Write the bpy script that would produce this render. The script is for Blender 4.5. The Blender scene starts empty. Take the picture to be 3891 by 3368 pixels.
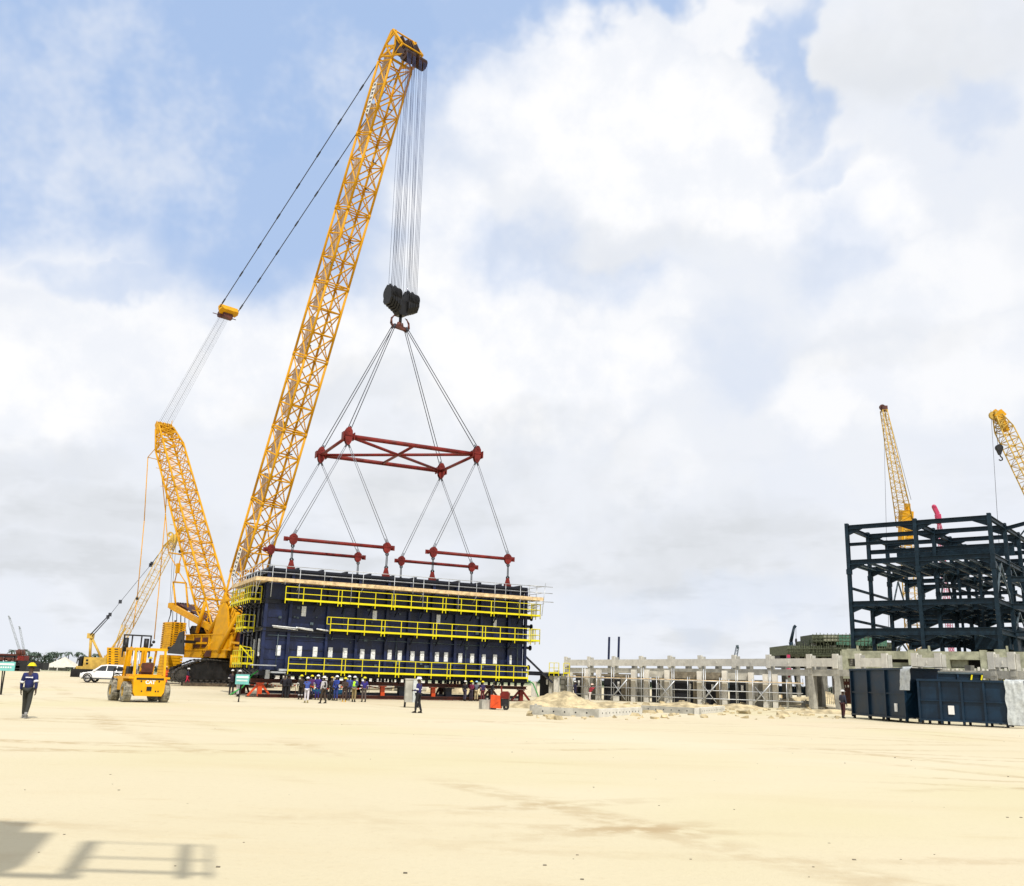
import bpy, bmesh, math, random
from mathutils import Vector, Matrix, Quaternion, noise
random.seed(7)
R = math.radians
V = Vector
sc = bpy.context.scene
col = sc.collection

# ------------------------------------------------------------------ camera
PW, PH, FP, CH = 3891., 3368., 3600., 1.75          # photo size, focal length in photo pixels, eye height
ROLL = math.atan(.0313); PITCH = math.atan(903.5 / FP)
fw = V((0, math.cos(PITCH), math.sin(PITCH))); r0 = V((1, 0, 0)); u0 = r0.cross(fw)
cr = r0 * math.cos(ROLL) + u0 * math.sin(ROLL); cu = -r0 * math.sin(ROLL) + u0 * math.cos(ROLL)
cam = bpy.data.objects.new('camera', bpy.data.cameras.new('camera')); col.objects.link(cam)
M = Matrix((cr, cu, -fw)).transposed().to_4x4(); M.translation = (0, 0, CH); cam.matrix_world = M
cam.data.sensor_width = 36; cam.data.lens = 36 * FP / PW; cam.data.sensor_fit = 'HORIZONTAL'
cam.data.clip_start = .1; cam.data.clip_end = 9000
sc.camera = cam
sc.render.resolution_x, sc.render.resolution_y = 1024, 886

# ------------------------------------------------------------------ light
SUN_EL, SUN_AZ = R(52), R(180 - 17)       # azimuth the sun stands at, clockwise from +Y: behind the camera, a little right
sdir = V((math.sin(SUN_AZ) * math.cos(SUN_EL), math.cos(SUN_AZ) * math.cos(SUN_EL), math.sin(SUN_EL)))
sl = bpy.data.lights.new('sun', 'SUN'); sl.energy = 3.4; sl.angle = R(.9); sl.color = (1, .94, .84)
so = bpy.data.objects.new('sun', sl); col.objects.link(so); so.rotation_euler = sdir.to_track_quat('Z', 'Y').to_euler()
sc.view_settings.view_transform = 'Standard'; sc.view_settings.look = 'None'
sc.view_settings.exposure = 0.12
sc.cycles.max_bounces = 5; sc.cycles.diffuse_bounces = 3; sc.view_settings.gamma = 1

class NT:                                  # small node-tree writer
    def __init__(s, tree): s.t = tree; s.n = tree.nodes; s.n.clear()
    def node(s, kind, **kw):
        nd = s.n.new(kind); ins = kw.pop('ins', {})
        for k, v in kw.items(): setattr(nd, k, v)
        for k, v in ins.items(): s.put(nd.inputs[k], v)
        return nd
    def put(s, sock, v):
        if isinstance(v, bpy.types.NodeSocket): s.t.links.new(v, sock)
        else: sock.default_value = v
    def math(s, op, a, b=0., c=None, clamp=False):
        nd = s.node('ShaderNodeMath', operation=op, use_clamp=clamp); s.put(nd.inputs[0], a); s.put(nd.inputs[1], b)
        if c is not None: s.put(nd.inputs[2], c)
        return nd.outputs[0]
    def vm(s, op, a, b=(0, 0, 0), out=0):
        nd = s.node('ShaderNodeVectorMath', operation=op); s.put(nd.inputs[0], a); s.put(nd.inputs[1], b); return nd.outputs[out]
    def noise(s, vec, scale, detail=4, rough=.5, out=0, dist=0.):
        nd = s.node('ShaderNodeTexNoise'); s.put(nd.inputs['Vector'], vec)
        for k, v in (('Scale', scale), ('Detail', detail), ('Roughness', rough), ('Distortion', dist)): nd.inputs[k].default_value = v
        return nd.outputs[out]
    def ramp(s, f, a, b, c=0., d=1., smooth=True):
        nd = s.node('ShaderNodeMapRange', interpolation_type='SMOOTHSTEP' if smooth else 'LINEAR')
        for i, v in enumerate((f, a, b, c, d)): s.put(nd.inputs[i], v)
        return nd.outputs[0]
    def mix(s, f, a, b, mode='MIX'):
        nd = s.node('ShaderNodeMix', data_type='RGBA', blend_type=mode); s.put(nd.inputs[0], f); s.put(nd.inputs[6], a); s.put(nd.inputs[7], b); return nd.outputs[2]

def ray(px, py): return fw + cr * ((px - PW / 2) / FP) - cu * ((py - PH / 2) / FP)

# world: a physical sky seen between broken cloud, all laid out by direction
w = bpy.data.worlds.new('World'); sc.world = w; w.use_nodes = True
t = NT(w.node_tree)
sky = t.node('ShaderNodeTexSky', sky_type='NISHITA', sun_disc=False, sun_elevation=SUN_EL, sun_rotation=SUN_AZ, air_density=1.0, dust_density=.6, ozone_density=1.5)
tc = t.node('ShaderNodeTexCoord').outputs['Generated']
wob = t.vm('SUBTRACT', t.noise(tc, 3.2, 4, .6, out=1), (.5, .5, .5))
wob2 = t.vm('SUBTRACT', t.noise(tc, 11, 4, .6, out=1), (.5, .5, .5))
dirn = t.vm('ADD', t.vm('ADD', tc, t.vm('MULTIPLY', wob, (.24, .24, .2))), t.vm('MULTIPLY', wob2, (.09, .09, .085)))
def blob(px, py, rx, ry, soft=.55, hard=1.25):        # an elliptical patch of sky about a direction (photo overview units of 1/2070 of the width)
    s = PW / 2070.; d = ray(px * s, py * s).normalized()
    k = s / FP * d.dot(fw)                     # radians per unit near the centre
    dv = t.vm('SUBTRACT', dirn, tuple(d))
    dv = t.vm('MULTIPLY', dv, (1 / (rx * k), .6 / (max(rx, ry) * k), 1 / (ry * k)))
    return t.ramp(t.vm('LENGTH', dv, out=1), hard, soft)
def union(bl, soft=.55, hard=1.25):
    acc = None
    for b_ in bl:
        q = blob(*b_[:4], soft, hard); q = t.math('MULTIPLY', q, b_[4] if len(b_) > 4 else 1.)
        acc = q if acc is None else t.math('MAXIMUM', acc, q)
    return acc
blue = union([(420, 130, 560, 260, 1.), (520, 420, 330, 210, .95), (640, 60, 420, 190, 1.), (60, 280, 240, 190, .9), (930, 30, 330, 75, .95), (1180, 20, 220, 60, .9), (1330, 15, 150, 55, .9),
              (1590, 140, 50, 95, .8), (1600, 215, 60, 70, .7), (1080, 520, 160, 85, .45), (1200, 570, 150, 60, .4), (1650, 480, 110, 110, .3),
              (1480, 700, 120, 120, .22), (1900, 240, 100, 70, .4), (1420, 1250, 300, 60, .16), (250, 545, 160, 60, .5), (1620, 330, 70, 50, .45), (660, 480, 120, 120, .7)])
white = union([(1150, 240, 230, 130), (1330, 300, 240, 130), (1480, 350, 200, 110), (1650, 420, 150, 70), (930, 540, 90, 150), (1060, 640, 110, 100, 1.), (1000, 760, 210, 110), (1200, 760, 170, 120, .95),
               (90, 460, 190, 120, .7), (330, 420, 100, 60, .6), (90, 800, 190, 140, 1.), (330, 720, 260, 130, .8), (620, 700, 200, 90, .9), (300, 640, 190, 110, .5), (1850, 560, 220, 130, .7), (1330, 620, 110, 60, .7), (800, 880, 200, 120, .6),
               (1700, 780, 160, 90, .8), (1940, 760, 160, 130, .7), (1500, 90, 120, 40, .6), (700, 350, 60, 30, .4), (1750, 60, 260, 60, .2), (1330, 950, 120, 90, .45)], .7, 1.18)
grey = union([(980, 960, 330, 110, .8), (1250, 1120, 360, 110, .9), (700, 800, 200, 60, .4), (300, 1080, 340, 70, .7), (120, 1180, 300, 70, .8), (700, 1150, 400, 80, .5), (1560, 1150, 220, 120, .5), (1230, 480, 200, 60, .35),
              (1900, 60, 330, 110, .55), (1780, 700, 200, 60, .3), (1100, 900, 240, 80, .6), (80, 960, 200, 60, .5)])
nz = t.noise(tc, 4.2, 5, .62); nz2 = t.noise(tc, 13, 5, .6); nzs = t.noise(t.vm('MULTIPLY', tc, (1, 1, 3.4)), 8, 4, .6)
wisp = t.math('MULTIPLY', t.ramp(t.noise(tc, 5.2, 5, .68), .46, .74), .65)
blue = t.math('MULTIPLY', blue, t.math('SUBTRACT', 1., wisp))
lowz = t.ramp(t.node('ShaderNodeSeparateXYZ', ins={0: tc}).outputs[2], .30, .02)      # towards the horizon: flat banded stratus
bands = t.math('MULTIPLY', lowz, t.ramp(nzs, .5, .66, 0., .75))
g = t.math('ADD', t.math('MULTIPLY', grey, t.ramp(nz, .3, .62)), t.math('MULTIPLY', t.math('MAXIMUM', bands, 0.), .8), clamp=True)
wb = t.math('MULTIPLY', white, t.ramp(nz2, .32, .58, .55, 1.))
cloud = t.mix(wb, (7.95, 8.2, 8.7, 1), (9.3, 9.3, 9.4, 1))
cloud = t.mix(t.math('MULTIPLY', t.ramp(nz2, .62, .38), .16), cloud, (6.5, 7.2, 8.6, 1))
cloud = t.mix(g, cloud, (6.6, 6.85, 7.2, 1))
blues = t.mix(.88, t.vm('MULTIPLY', sky.outputs[0], (1., 1., 1.)), (4.15, 5.6, 8.3, 1))
allc = t.mix(blue, cloud, blues)
# overhead and behind the camera the cloud goes on at a mean brightness; below the horizon pale ground haze
bg = t.node('ShaderNodeBackground', ins={'Color': allc, 'Strength': .1})
t.node('ShaderNodeOutputWorld', ins={'Surface': bg.outputs[0]})

# ------------------------------------------------------------------ materials
def mat(name, color, rough=.6, metal=0., var=.12, scale=1.5, tint=None, bump=0., bscale=8., spec=.4, streak=0.):
    m = bpy.data.materials.new(name); m.use_nodes = True; t = NT(m.node_tree)
    co = t.node('ShaderNodeTexCoord').outputs['Object']
    n1 = t.noise(co, scale, 6, .6); n2 = t.noise(t.vm('MULTIPLY', co, (3, 3, .5)), scale * 2.2, 5, .6)
    dark = tuple(c * (1 - var * 2.2) for c in color) + (1,); lite = tuple(min(1, c * (1 + var)) for c in color) + (1,)
    c = t.mix(t.ramp(n1, .3, .7), dark, lite)
    if tint: c = t.mix(t.ramp(n2, .55, .75, 0, streak or .5), c, tuple(tint) + (1,))
    b = t.node('ShaderNodeBsdfPrincipled', ins={'Base Color': c, 'Roughness': t.ramp(n1, .2, .8, max(.05, rough - .12), min(1, rough + .12)), 'Metallic': metal, 'Specular IOR Level': spec})
    if bump:
        bn = t.node('ShaderNodeBump', ins={'Strength': bump, 'Distance': .05, 'Height': t.noise(co, bscale, 6, .65)}); t.put(b.inputs['Normal'], bn.outputs[0])
    t.node('ShaderNodeOutputMaterial', ins={'Surface': b.outputs[0]})
    return m
M_ = {}
def mk(k, *a, **kw): M_[k] = mat(k, *a, **kw); return M_[k]
mk('crane_yellow', (.64, .315, .003), .5, spec=.22, var=.07, tint=(.45, .18, .01), streak=.2)
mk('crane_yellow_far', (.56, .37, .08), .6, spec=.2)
mk('fork_yellow', (.74, .37, .003), .45, spec=.25, var=.06, tint=(.4, .17, .02), streak=.25, scale=2)
mk('rail_yellow', (.72, .63, .012), .5, var=.05, spec=.2)
mk('counter_yellow', (.70, .35, .006), .55, spec=.2)
mk('navy', (.007, .015, .062), .4, var=.3, scale=.9, tint=(.028, .040, .095), streak=.8, spec=.4)
mk('navy_dark', (.006, .008, .018), .45, var=.2)
mk('slate_steel', (.010, .025, .040), .5, var=.2, spec=.2, tint=(.02, .028, .032), streak=.3)
mk('slate_light', (.07, .10, .12), .4, var=.2)
mk('blue_box', (.004, .021, .046), .42, var=.2, scale=.8, tint=(.015, .035, .06), streak=.35, spec=.3)
mk('red_steel', (.17, .016, .012), .5, spec=.25, var=.2, tint=(.09, .015, .012), streak=.5)
mk('head_dark', (.045, .018, .010), .5, var=.3, tint=(.2, .08, .01), streak=.4)
mk('rust_steel', (.10, .028, .018), .6, var=.25)
mk('orange_red', (.72, .085, .015), .5)
mk('black', (.012, .012, .014), .5, var=.2)
mk('black_metal', (.013, .013, .014), .4, metal=.3, var=.25, tint=(.08, .06, .045), streak=.4)
mk('track', (.045, .042, .038), .6, metal=.2, var=.3, tint=(.22, .19, .14), streak=.5, scale=3)
mk('rope', (.05, .055, .07), .5, metal=.4)
mk('rope_pale', (.16, .17, .20), .5, metal=.3)
mk('rope_blue', (.035, .055, .14), .5, metal=.2)
mk('pale_steel', (.36, .38, .40), .6)
mk('white', (.80, .80, .78), .5, var=.04)
mk('wrap', (.50, .53, .53), .4, var=.12, scale=5)
mk('tape_white', (.80, .82, .82), .4, var=.14, scale=9)
mk('white_paint', (.84, .84, .85), .22, var=.02, spec=.6)
mk('grate', (.62, .50, .42), .8, spec=.1)
mk('plank', (.70, .52, .29), .75, var=.2, scale=3)
mk('galv', (.50, .52, .54), .4, metal=.5, var=.12)
mk('concrete', (.44, .43, .38), .9, var=.16, scale=1.2, tint=(.22, .21, .18), streak=.5, bump=.3)
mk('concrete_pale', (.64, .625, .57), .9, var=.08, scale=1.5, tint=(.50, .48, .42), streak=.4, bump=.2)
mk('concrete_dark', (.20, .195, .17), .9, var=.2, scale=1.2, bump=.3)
mk('concrete_green', (.36, .37, .27), .9, var=.18, scale=1.2, tint=(.18, .18, .13), streak=.5)
mk('brick_infill', (.20, .175, .13), .9, var=.2, scale=3)
mk('dark_open', (.010, .011, .016), .7, var=.2)  # shade of openings and interiors as near-black colour; one casing is simply black
mk('net_green', (.10, .115, .07), .8, var=.3, scale=4)
mk('net_teal', (.09, .22, .15), .8, var=.25, scale=4)
mk('teal_sign', (.17, .50, .48), .5, var=.1)
mk('glass', (.02, .025, .03), .08, var=.1, spec=.8)
mk('tyre', (.30, .28, .22), .9, var=.3, scale=5, tint=(.06, .055, .05), streak=.6)
mk('tyre_dark', (.03, .03, .03), .85, var=.2)
mk('rim', (.55, .35, .05), .5, var=.15)
mk('rim_grey', (.5, .5, .52), .35, metal=.6)
mk('pink', (.45, .03, .10), .5)
mk('green_hose', (.02, .30, .05), .5)
mk('tent', (.60, .57, .48), .8, var=.06)
mk('sand_pile', (.52, .43, .26), .95, var=.22, scale=1.4, bump=.8, bscale=3)
mk('skin', (.055, .028, .018), .55, var=.1)
mk('hair', (.01, .008, .007), .8)
mk('cab_dark', (.015, .02, .018), .3)
mk('leaf', (.055, .085, .028), .8, var=.4, scale=.3)
mk('leaf_far', (.115, .155, .125), .9, var=.25, scale=.1)  # leaf green lightened and greyed: distance haze put into the colour
mk('bark', (.10, .075, .05), .9)
mk('hill', (.085, .12, .085), .95, var=.3, scale=.02)
mk('mat_wood', (.10, .075, .05), .85, var=.3, scale=3)

# ------------------------------------------------------------------ mesh writer
class MB:
    def __init__(s): s.v = []; s.f = []; s.sm = []
    def add(s, vs, fs, smooth=False):
        o = len(s.v); s.v += [V(a) for a in vs]; s.f += [tuple(i + o for i in f) for f in fs]; s.sm += [smooth] * len(fs); return s
    def box(s, x0, x1, y0, y1, z0, z1):
        return s.add([(x, y, z) for x in (x0, x1) for y in (y0, y1) for z in (z0, z1)], [(0, 1, 3, 2), (4, 6, 7, 5), (0, 4, 5, 1), (2, 3, 7, 6), (0, 2, 6, 4), (1, 5, 7, 3)])
    def cbox(s, c, d): return s.box(c[0] - d[0] / 2, c[0] + d[0] / 2, c[1] - d[1] / 2, c[1] + d[1] / 2, c[2] - d[2] / 2, c[2] + d[2] / 2)
    def bar(s, p, q, w_, h_=None, up=(0, 0, 1)):
        p, q = V(p), V(q); h_ = h_ or w_; a = (q - p)
        if a.length < 1e-5: return s
        a.normalize(); up = V(up)
        if abs(a.dot(up)) > .98: up = V((1, 0, 0)) if abs(a.x) < .9 else V((0, 1, 0))
        sd = a.cross(up).normalized(); u = sd.cross(a)
        vs = [c + sd * i * w_ / 2 + u * j * h_ / 2 for c in (p, q) for i in (-1, 1) for j in (-1, 1)]
        return s.add(vs, [(0, 1, 3, 2), (4, 6, 7, 5), (0, 4, 5, 1), (2, 3, 7, 6), (0, 2, 6, 4), (1, 5, 7, 3)])
    def tube(s, p, q, r, n=6, r2=None, smooth=True):
        p, q = V(p), V(q); r2 = r if r2 is None else r2; a = q - p
        if a.length < 1e-5: return s
        a.normalize(); up = V((0, 0, 1)) if abs(a.z) < .9 else V((1, 0, 0)); sd = a.cross(up).normalized(); u = sd.cross(a)
        vs = []
        for c, rr in ((p, r), (q, r2)):
            for k in range(n):
                an = 2 * math.pi * k / n; vs.append(c + (sd * math.cos(an) + u * math.sin(an)) * rr)
        s.add(vs, [(k, (k + 1) % n, n + (k + 1) % n, n + k) for k in range(n)], smooth)
        o = len(s.v) - 2 * n; s.f += [tuple(o + k for k in reversed(range(n))), tuple(o + n + k for k in range(n))]; s.sm += [False, False]; return s
    def path(s, pts, r, n=6):
        for a, b in zip(pts, pts[1:]): s.tube(a, b, r, n)
        return s
    def ibeam(s, p, q, w_, h_, t_=.04, up=(0, 0, 1)):
        p, q = V(p), V(q); a = (q - p).normalized(); up = V(up)
        if abs(a.dot(up)) > .98: up = V((0, 1, 0))
        sd = a.cross(up).normalized(); u = sd.cross(a)
        s.bar(p + u * (h_ / 2 - t_ / 2), q + u * (h_ / 2 - t_ / 2), w_, t_, u); s.bar(p - u * (h_ / 2 - t_ / 2), q - u * (h_ / 2 - t_ / 2), w_, t_, u)
        return s.bar(p, q, t_ * .8, h_ - 2 * t_, u)
    def prism(s, poly, o, ax, ay, az, d0, d1):     # polygon in the ax/ay plane, thick along az
        o, ax, ay, az = V(o), V(ax), V(ay), V(az); n = len(poly)
        vs = [o + ax * a + ay * b + az * d for d in (d0, d1) for a, b in poly]
        return s.add(vs, [tuple(range(n)), tuple(range(2 * n - 1, n - 1, -1))] + [(k, k + n, (k + 1) % n + n, (k + 1) % n) for k in range(n)])
    def sph(s, c, r, nu=10, nv=7, sc_=(1, 1, 1), zmin=-1):
        c = V(c); vs = []; 
        for j in range(nv + 1):
            ph = math.pi * j / nv; z = max(math.cos(ph), zmin); rr = math.sin(ph) if math.cos(ph) > zmin else math.sqrt(max(0, 1 - zmin * zmin)) * (1 if j < nv else 0)
            for i in range(nu): an = 2 * math.pi * i / nu; vs.append(c + V((rr * math.cos(an) * r * sc_[0], rr * math.sin(an) * r * sc_[1], z * r * sc_[2])))
        return s.add(vs, [(j * nu + i, j * nu + (i + 1) % nu, (j + 1) * nu + (i + 1) % nu, (j + 1) * nu + i) for j in range(nv) for i in range(nu)], True)
    def ring(s, c, ax, ro, ri, wd, n=20, bev=.0):   # wheel-like ring about axis ax
        c, ax = V(c), V(ax).normalized(); up = V((0, 0, 1)) if abs(ax.z) < .9 else V((1, 0, 0)); a = ax.cross(up).normalized(); b = ax.cross(a)
        prof = [(ri, -wd / 2), (ro - bev, -wd / 2), (ro, -wd / 2 + bev), (ro, wd / 2 - bev), (ro - bev, wd / 2), (ri, wd / 2)]
        m_ = len(prof); vs = [c + (a * math.cos(2 * math.pi * k / n) + b * math.sin(2 * math.pi * k / n)) * r_ + ax * d_ for k in range(n) for r_, d_ in prof]
        return s.add(vs, [(k * m_ + j, k * m_ + (j + 1) % m_, ((k + 1) % n) * m_ + (j + 1) % m_, ((k + 1) % n) * m_ + j) for k in range(n) for j in range(m_)])
    def build(s, name, m, parent=None):
        me = bpy.data.meshes.new(name); me.from_pydata([tuple(v) for v in s.v], [], s.f)
        me.polygons.foreach_set('use_smooth', s.sm[:len(me.polygons)]); me.materials.append(M_[m] if isinstance(m, str) else m); me.update()
        bm = bmesh.new(); bm.from_mesh(me); bmesh.ops.recalc_face_normals(bm, faces=bm.faces); bm.to_mesh(me); bm.free()
        o = bpy.data.objects.new(name, me); col.objects.link(o)
        if parent: o.parent = parent
        return o
def thing(name, label, cat, loc=(0, 0, 0), rz=0., group=None):
    o = bpy.data.objects.new(name, None); col.objects.link(o); o.location = loc; o.rotation_euler = (0, 0, rz)
    o.empty_display_size = .3; return tag(o, label, cat, group)
def tag(o, label, cat, group=None, kind=None):
    if label: o['label'] = label
    if cat: o['category'] = cat
    if group: o['group'] = group
    if kind: o['kind'] = kind
    return o
def dup(o, loc=None, rz=None, parent=None, label=None):
    c = o.copy(); col.objects.link(c)
    if parent: c.parent = parent
    if loc is not None: c.location = loc
    if rz is not None: c.rotation_euler = (0, 0, rz)
    if label: c['label'] = label
    for ch in list(o.children): dup(ch, parent=c)
    return c
def text(body, size, depth, name, m, parent, loc, rot, bold=0.):
    cu_ = bpy.data.curves.new(name, 'FONT'); cu_.body = body; cu_.size = size; cu_.extrude = depth; cu_.offset = bold; cu_.align_x = 'CENTER'; cu_.align_y = 'CENTER'
    tmp = bpy.data.objects.new('tmp', cu_); col.objects.link(tmp); dg = bpy.context.evaluated_depsgraph_get()
    me = bpy.data.meshes.new_from_object(tmp.evaluated_get(dg)); bpy.data.objects.remove(tmp); bpy.data.curves.remove(cu_)
    me.materials.clear(); me.materials.append(M_[m]); o = bpy.data.objects.new(name, me); col.objects.link(o); o.parent = parent; o.location = loc; o.rotation_euler = rot
    return o

def sstep(a, b, x): x = min(1, max(0, (x - a) / (b - a))); return x * x * (3 - 2 * x)
def gz(y): return .45 * sstep(68, 115, y)              # the yard rises a little towards the crane
def at(px, py, Y): v = ray(px, py); return V((0, 0, CH)) + v * (Y / v.y)
def G(px, py):                                          # point of the ground seen at a pixel
    v = ray(px, py); z = 0.
    for _ in range(12): P = V((0, 0, CH)) + v * ((z - CH) / v.z); z = gz(P.y)
    return P
class Frame:                                            # a thing's own axes; pl() finds what a pixel shows on one of its vertical planes
    def __init__(s, o, ang): s.o = V(o); s.a = ang; s.e = V((math.cos(ang), math.sin(ang), 0)); s.n = V((-math.sin(ang), math.cos(ang), 0))
    def W(s, p): return s.o + s.e * p[0] + s.n * p[1] + V((0, 0, p[2]))
    def L(s, P): d = V(P) - s.o; return V((d.dot(s.e), d.dot(s.n), d.z))
    def pl(s, px, py, off=0.):
        v = ray(px, py); c = V((0, 0, CH)); k = (s.n.dot(s.o - c) + off) / s.n.dot(v); return s.L(c + v * k)

def lattice(mb, P0, P1, side, up, w0, h0, w1, h1, n, rc=.1, rb=.045, x=True, horiz=True, nb=4):
    """four-chord truss from P0 to P1; side and up span its section"""
    P0, P1, side, up = V(P0), V(P1), V(side).normalized(), V(up).normalized()
    def c(t_, i, j): return P0.lerp(P1, t_) + side * (i * (w0 + (w1 - w0) * t_) / 2) + up * (j * (h0 + (h1 - h0) * t_) / 2)
    cs = [(-1, -1), (1, -1), (1, 1), (-1, 1)]
    for i, j in cs: mb.tube(c(0, i, j), c(1, i, j), rc, 6)
    for k in range(n):
        a, b = k / n, (k + 1) / n
        for q in range(4):
            p1, p2 = cs[q], cs[(q + 1) % 4]
            if horiz: mb.tube(c(a, *p1), c(a, *p2), rb, nb, smooth=False)
            if x or (k + q) % 2 == 0: mb.tube(c(a, *p1), c(b, *p2), rb, nb, smooth=False)
            if x or (k + q) % 2 == 1: mb.tube(c(a, *p2), c(b, *p1), rb, nb, smooth=False)
    for q in range(4): mb.tube(c(1, *cs[q]), c(1, *cs[(q + 1) % 4]), rb, nb, smooth=False)
    return mb

# ------------------------------------------------------------------ the ground
def make_ground():
    xs = [-3000, -1500, -800, -400, -200] + [-120 + 4 * i for i in range(61)] + [200, 400, 800, 1500, 3000]
    ys = [-400, -100, -40, -20] + [-10 + 1.5 * i for i in range(90)] + [135, 150, 180, 240, 400, 800, 1500, 3000, 6000]
    vs = [(x, y, gz(y) + (.035 * noise.noise(V((x * .13, y * .13, 0))) if 12 < y < 150 and abs(x) < 130 else 0)) for y in ys for x in xs]
    n = len(xs); fs = [(j * n + i, j * n + i + 1, (j + 1) * n + i + 1, (j + 1) * n + i) for j in range(len(ys) - 1) for i in range(n - 1)]
    m = bpy.data.materials.new('sand_ground'); m.use_nodes = True; t = NT(m.node_tree)
    co = t.node('ShaderNodeTexCoord').outputs['Object']
    stretch = t.vm('MULTIPLY', co, (.35, 1., 1.))
    big = t.noise(co, .045, 5, .55); mid = t.noise(stretch, .35, 6, .6); fine = t.noise(co, 9, 6, .7)
    c = t.mix(t.ramp(big, .35, .68), (.575, .51, .355, 1), (.61, .55, .405, 1))
    c = t.mix(t.math('MULTIPLY', t.ramp(mid, .50, .70), .35), c, (.54, .445, .28, 1))
    c = t.mix(t.math('MULTIPLY', t.ramp(t.noise(stretch, 1.1, 5, .6), .60, .70), .25), c, (.47, .37, .21, 1))
    c = t.mix(t.math('MULTIPLY', t.ramp(fine, .52, .74), .22), c, (.42, .32, .19, 1))
    c = t.mix(t.math('MULTIPLY', t.ramp(t.noise(t.vm('ADD', co, (40, 9, 3)), .09, 3, .5), .5, .7), .3), c, (.60, .49, .36, 1)); c = t.mix(t.math('MULTIPLY', t.ramp(t.noise(t.vm('ADD', co, (-40, 70, 3)), .07, 3, .5), .5, .68), .5), c, (.55, .50, .30, 1))
    # wheel tracks: long faint curved pairs of bands
    wv = t.noise(co, .02, 3, .5, out=1)
    for k, (ang, off, sc_) in enumerate(((8, 3, .11), (-22, 40, .08), (60, 11, .06))):
        a = R(ang); cd = t.vm('DOT_PRODUCT', t.vm('ADD', co, t.vm('MULTIPLY', wv, (14, 14, 0))), (math.sin(a), math.cos(a), 0), out=1)
        fr = t.math('FRACT', t.math('MULTIPLY', t.math('ADD', cd, off), sc_))
        b1 = t.ramp(t.math('ABSOLUTE', t.math('SUBTRACT', fr, .5)), .012, .035, 1, 0); b2 = t.ramp(t.math('ABSOLUTE', t.math('SUBTRACT', fr, .68)), .012, .035, 1, 0)
        tr = t.math('MULTIPLY', t.math('MAXIMUM', b1, b2), t.math('MULTIPLY', t.ramp(t.noise(co, .11, 3, .5), .45, .62), t.ramp(t.noise(co, 2.2, 4, .6), .35, .6)))
        c = t.mix(t.math('MULTIPLY', tr, .5), c, (.40, .30, .17, 1))
    pt = t.node('ShaderNodeTexVoronoi', ins={'Vector': co, 'Scale': 1.3}).outputs[0]
    c = t.mix(t.math('MULTIPLY', t.ramp(pt, .03, .012), t.ramp(t.noise(co, .23, 2, .5), .57, .62, 0, .5)), c, (.22, .16, .09, 1))
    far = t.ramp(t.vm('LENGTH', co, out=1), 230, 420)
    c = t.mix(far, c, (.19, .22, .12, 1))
    hh = t.math('ADD', t.math('MULTIPLY', mid, .7), t.math('ADD', t.math('MULTIPLY', fine, .25), t.math('MULTIPLY', t.noise(co, 34, 4, .7), .10)))
    bn = t.node('ShaderNodeBump', ins={'Strength': .5, 'Distance': .12, 'Height': hh})
    b = t.node('ShaderNodeBsdfPrincipled', ins={'Base Color': c, 'Roughness': .95, 'Specular IOR Level': .15, 'Normal': bn.outputs[0]})
    t.node('ShaderNodeOutputMaterial', ins={'Surface': b.outputs[0]})
    mb = MB(); mb.add(vs, fs, True); o = mb.build('ground', m); o['kind'] = 'structure'; o['label'] = 'flat pale sandy yard with faint wheel tracks'
make_ground()

# ------------------------------------------------------------------ the hoisted steel module
BX = Frame((-18.27, 72.9, 0), .46); L, WD = 22.2, 8.1
mod = thing('steel_module', 'huge dark navy steel process module ringed with yellow railings, held by the red lifting beams', 'steel module', BX.o, BX.a)
def rail(mb, p, q, post=1.1, h=1.0, toe=True, r=.032, n=None, mids=(.5,)):
    r *= .85
    p, q = V(p), V(q); ln = (q - p).length; n = n or max(1, round(ln / post))
    for k in range(n + 1): c = p.lerp(q, k / n); mb.bar(c - V((0, 0, .28)), c + V((0, 0, h)), r * 2, r * 2)
    for hh in (1.,) + tuple(mids): mb.bar(p + V((0, 0, h * hh)), q + V((0, 0, h * hh)), r * 1.9, r * 1.9)
    if toe: mb.bar(p + V((0, 0, .02)), q + V((0, 0, .02)), .025, .15)
ribs = [0.0, 1.87, 4.84, 7.24, 9.68, 11.57, 13.59, 15.69, 18.0, 20.6, 22.2]
m = MB(); m.box(.12, L - .12, .12, WD - .12, 1.95, 9.2)
for z0, z1 in ((2.05, 5.0), (5.15, 7.2)):                    # horizontal stiffeners pressed in the wall
    for z in (z0 + .75, z0 + 1.5, z0 + 2.2):
        if z < z1:
            for a, b in zip(ribs, ribs[1:]): m.box(a + .2, b - .15, .06, .12, z, z + .05); m.box(a + .2, b - .15, WD - .12, WD - .06, z, z + .05)
            for k in range(5): m.box(.06, .12, k * 1.6 + .2, k * 1.6 + 1.5, z, z + .05)
m.build('wall_shell', 'navy', mod)
for a in ribs:
    for y in (-.04, WD + .04): m = MB(); m.ibeam((a, y, 1.9), (a, y, 9.3), .22, .26, .03, (0, 1, 0)); m.build('column', 'navy', mod)
for k in range(1, 5):
    for x in (-.04, L + .04): m = MB(); m.ibeam((x, k * 1.62, 1.9), (x, k * 1.62, 9.3), .22, .22, .03, (1, 0, 0)); m.build('column', 'navy_dark', mod)
for z, nm in ((1.8, 'base_beam'), (5.0, 'middle_beam'), (7.1, 'upper_beam'), (9.3, 'roof_beam')):
    h = .3 if z > 2 else .4
    for y in (-.1, WD + .1): m = MB(); m.ibeam((-.1, y, z), (L + .1, y, z), .28, h, .03); m.build(nm, 'navy_dark', mod)
    for x in (-.1, L + .1): m = MB(); m.ibeam((x, 0, z), (x, WD, z), .28, h, .03); m.build(nm, 'navy_dark', mod)
m = MB(); m.box(-.1, L + .1, -.1, WD + .1, 9.45, 9.62); 
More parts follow.
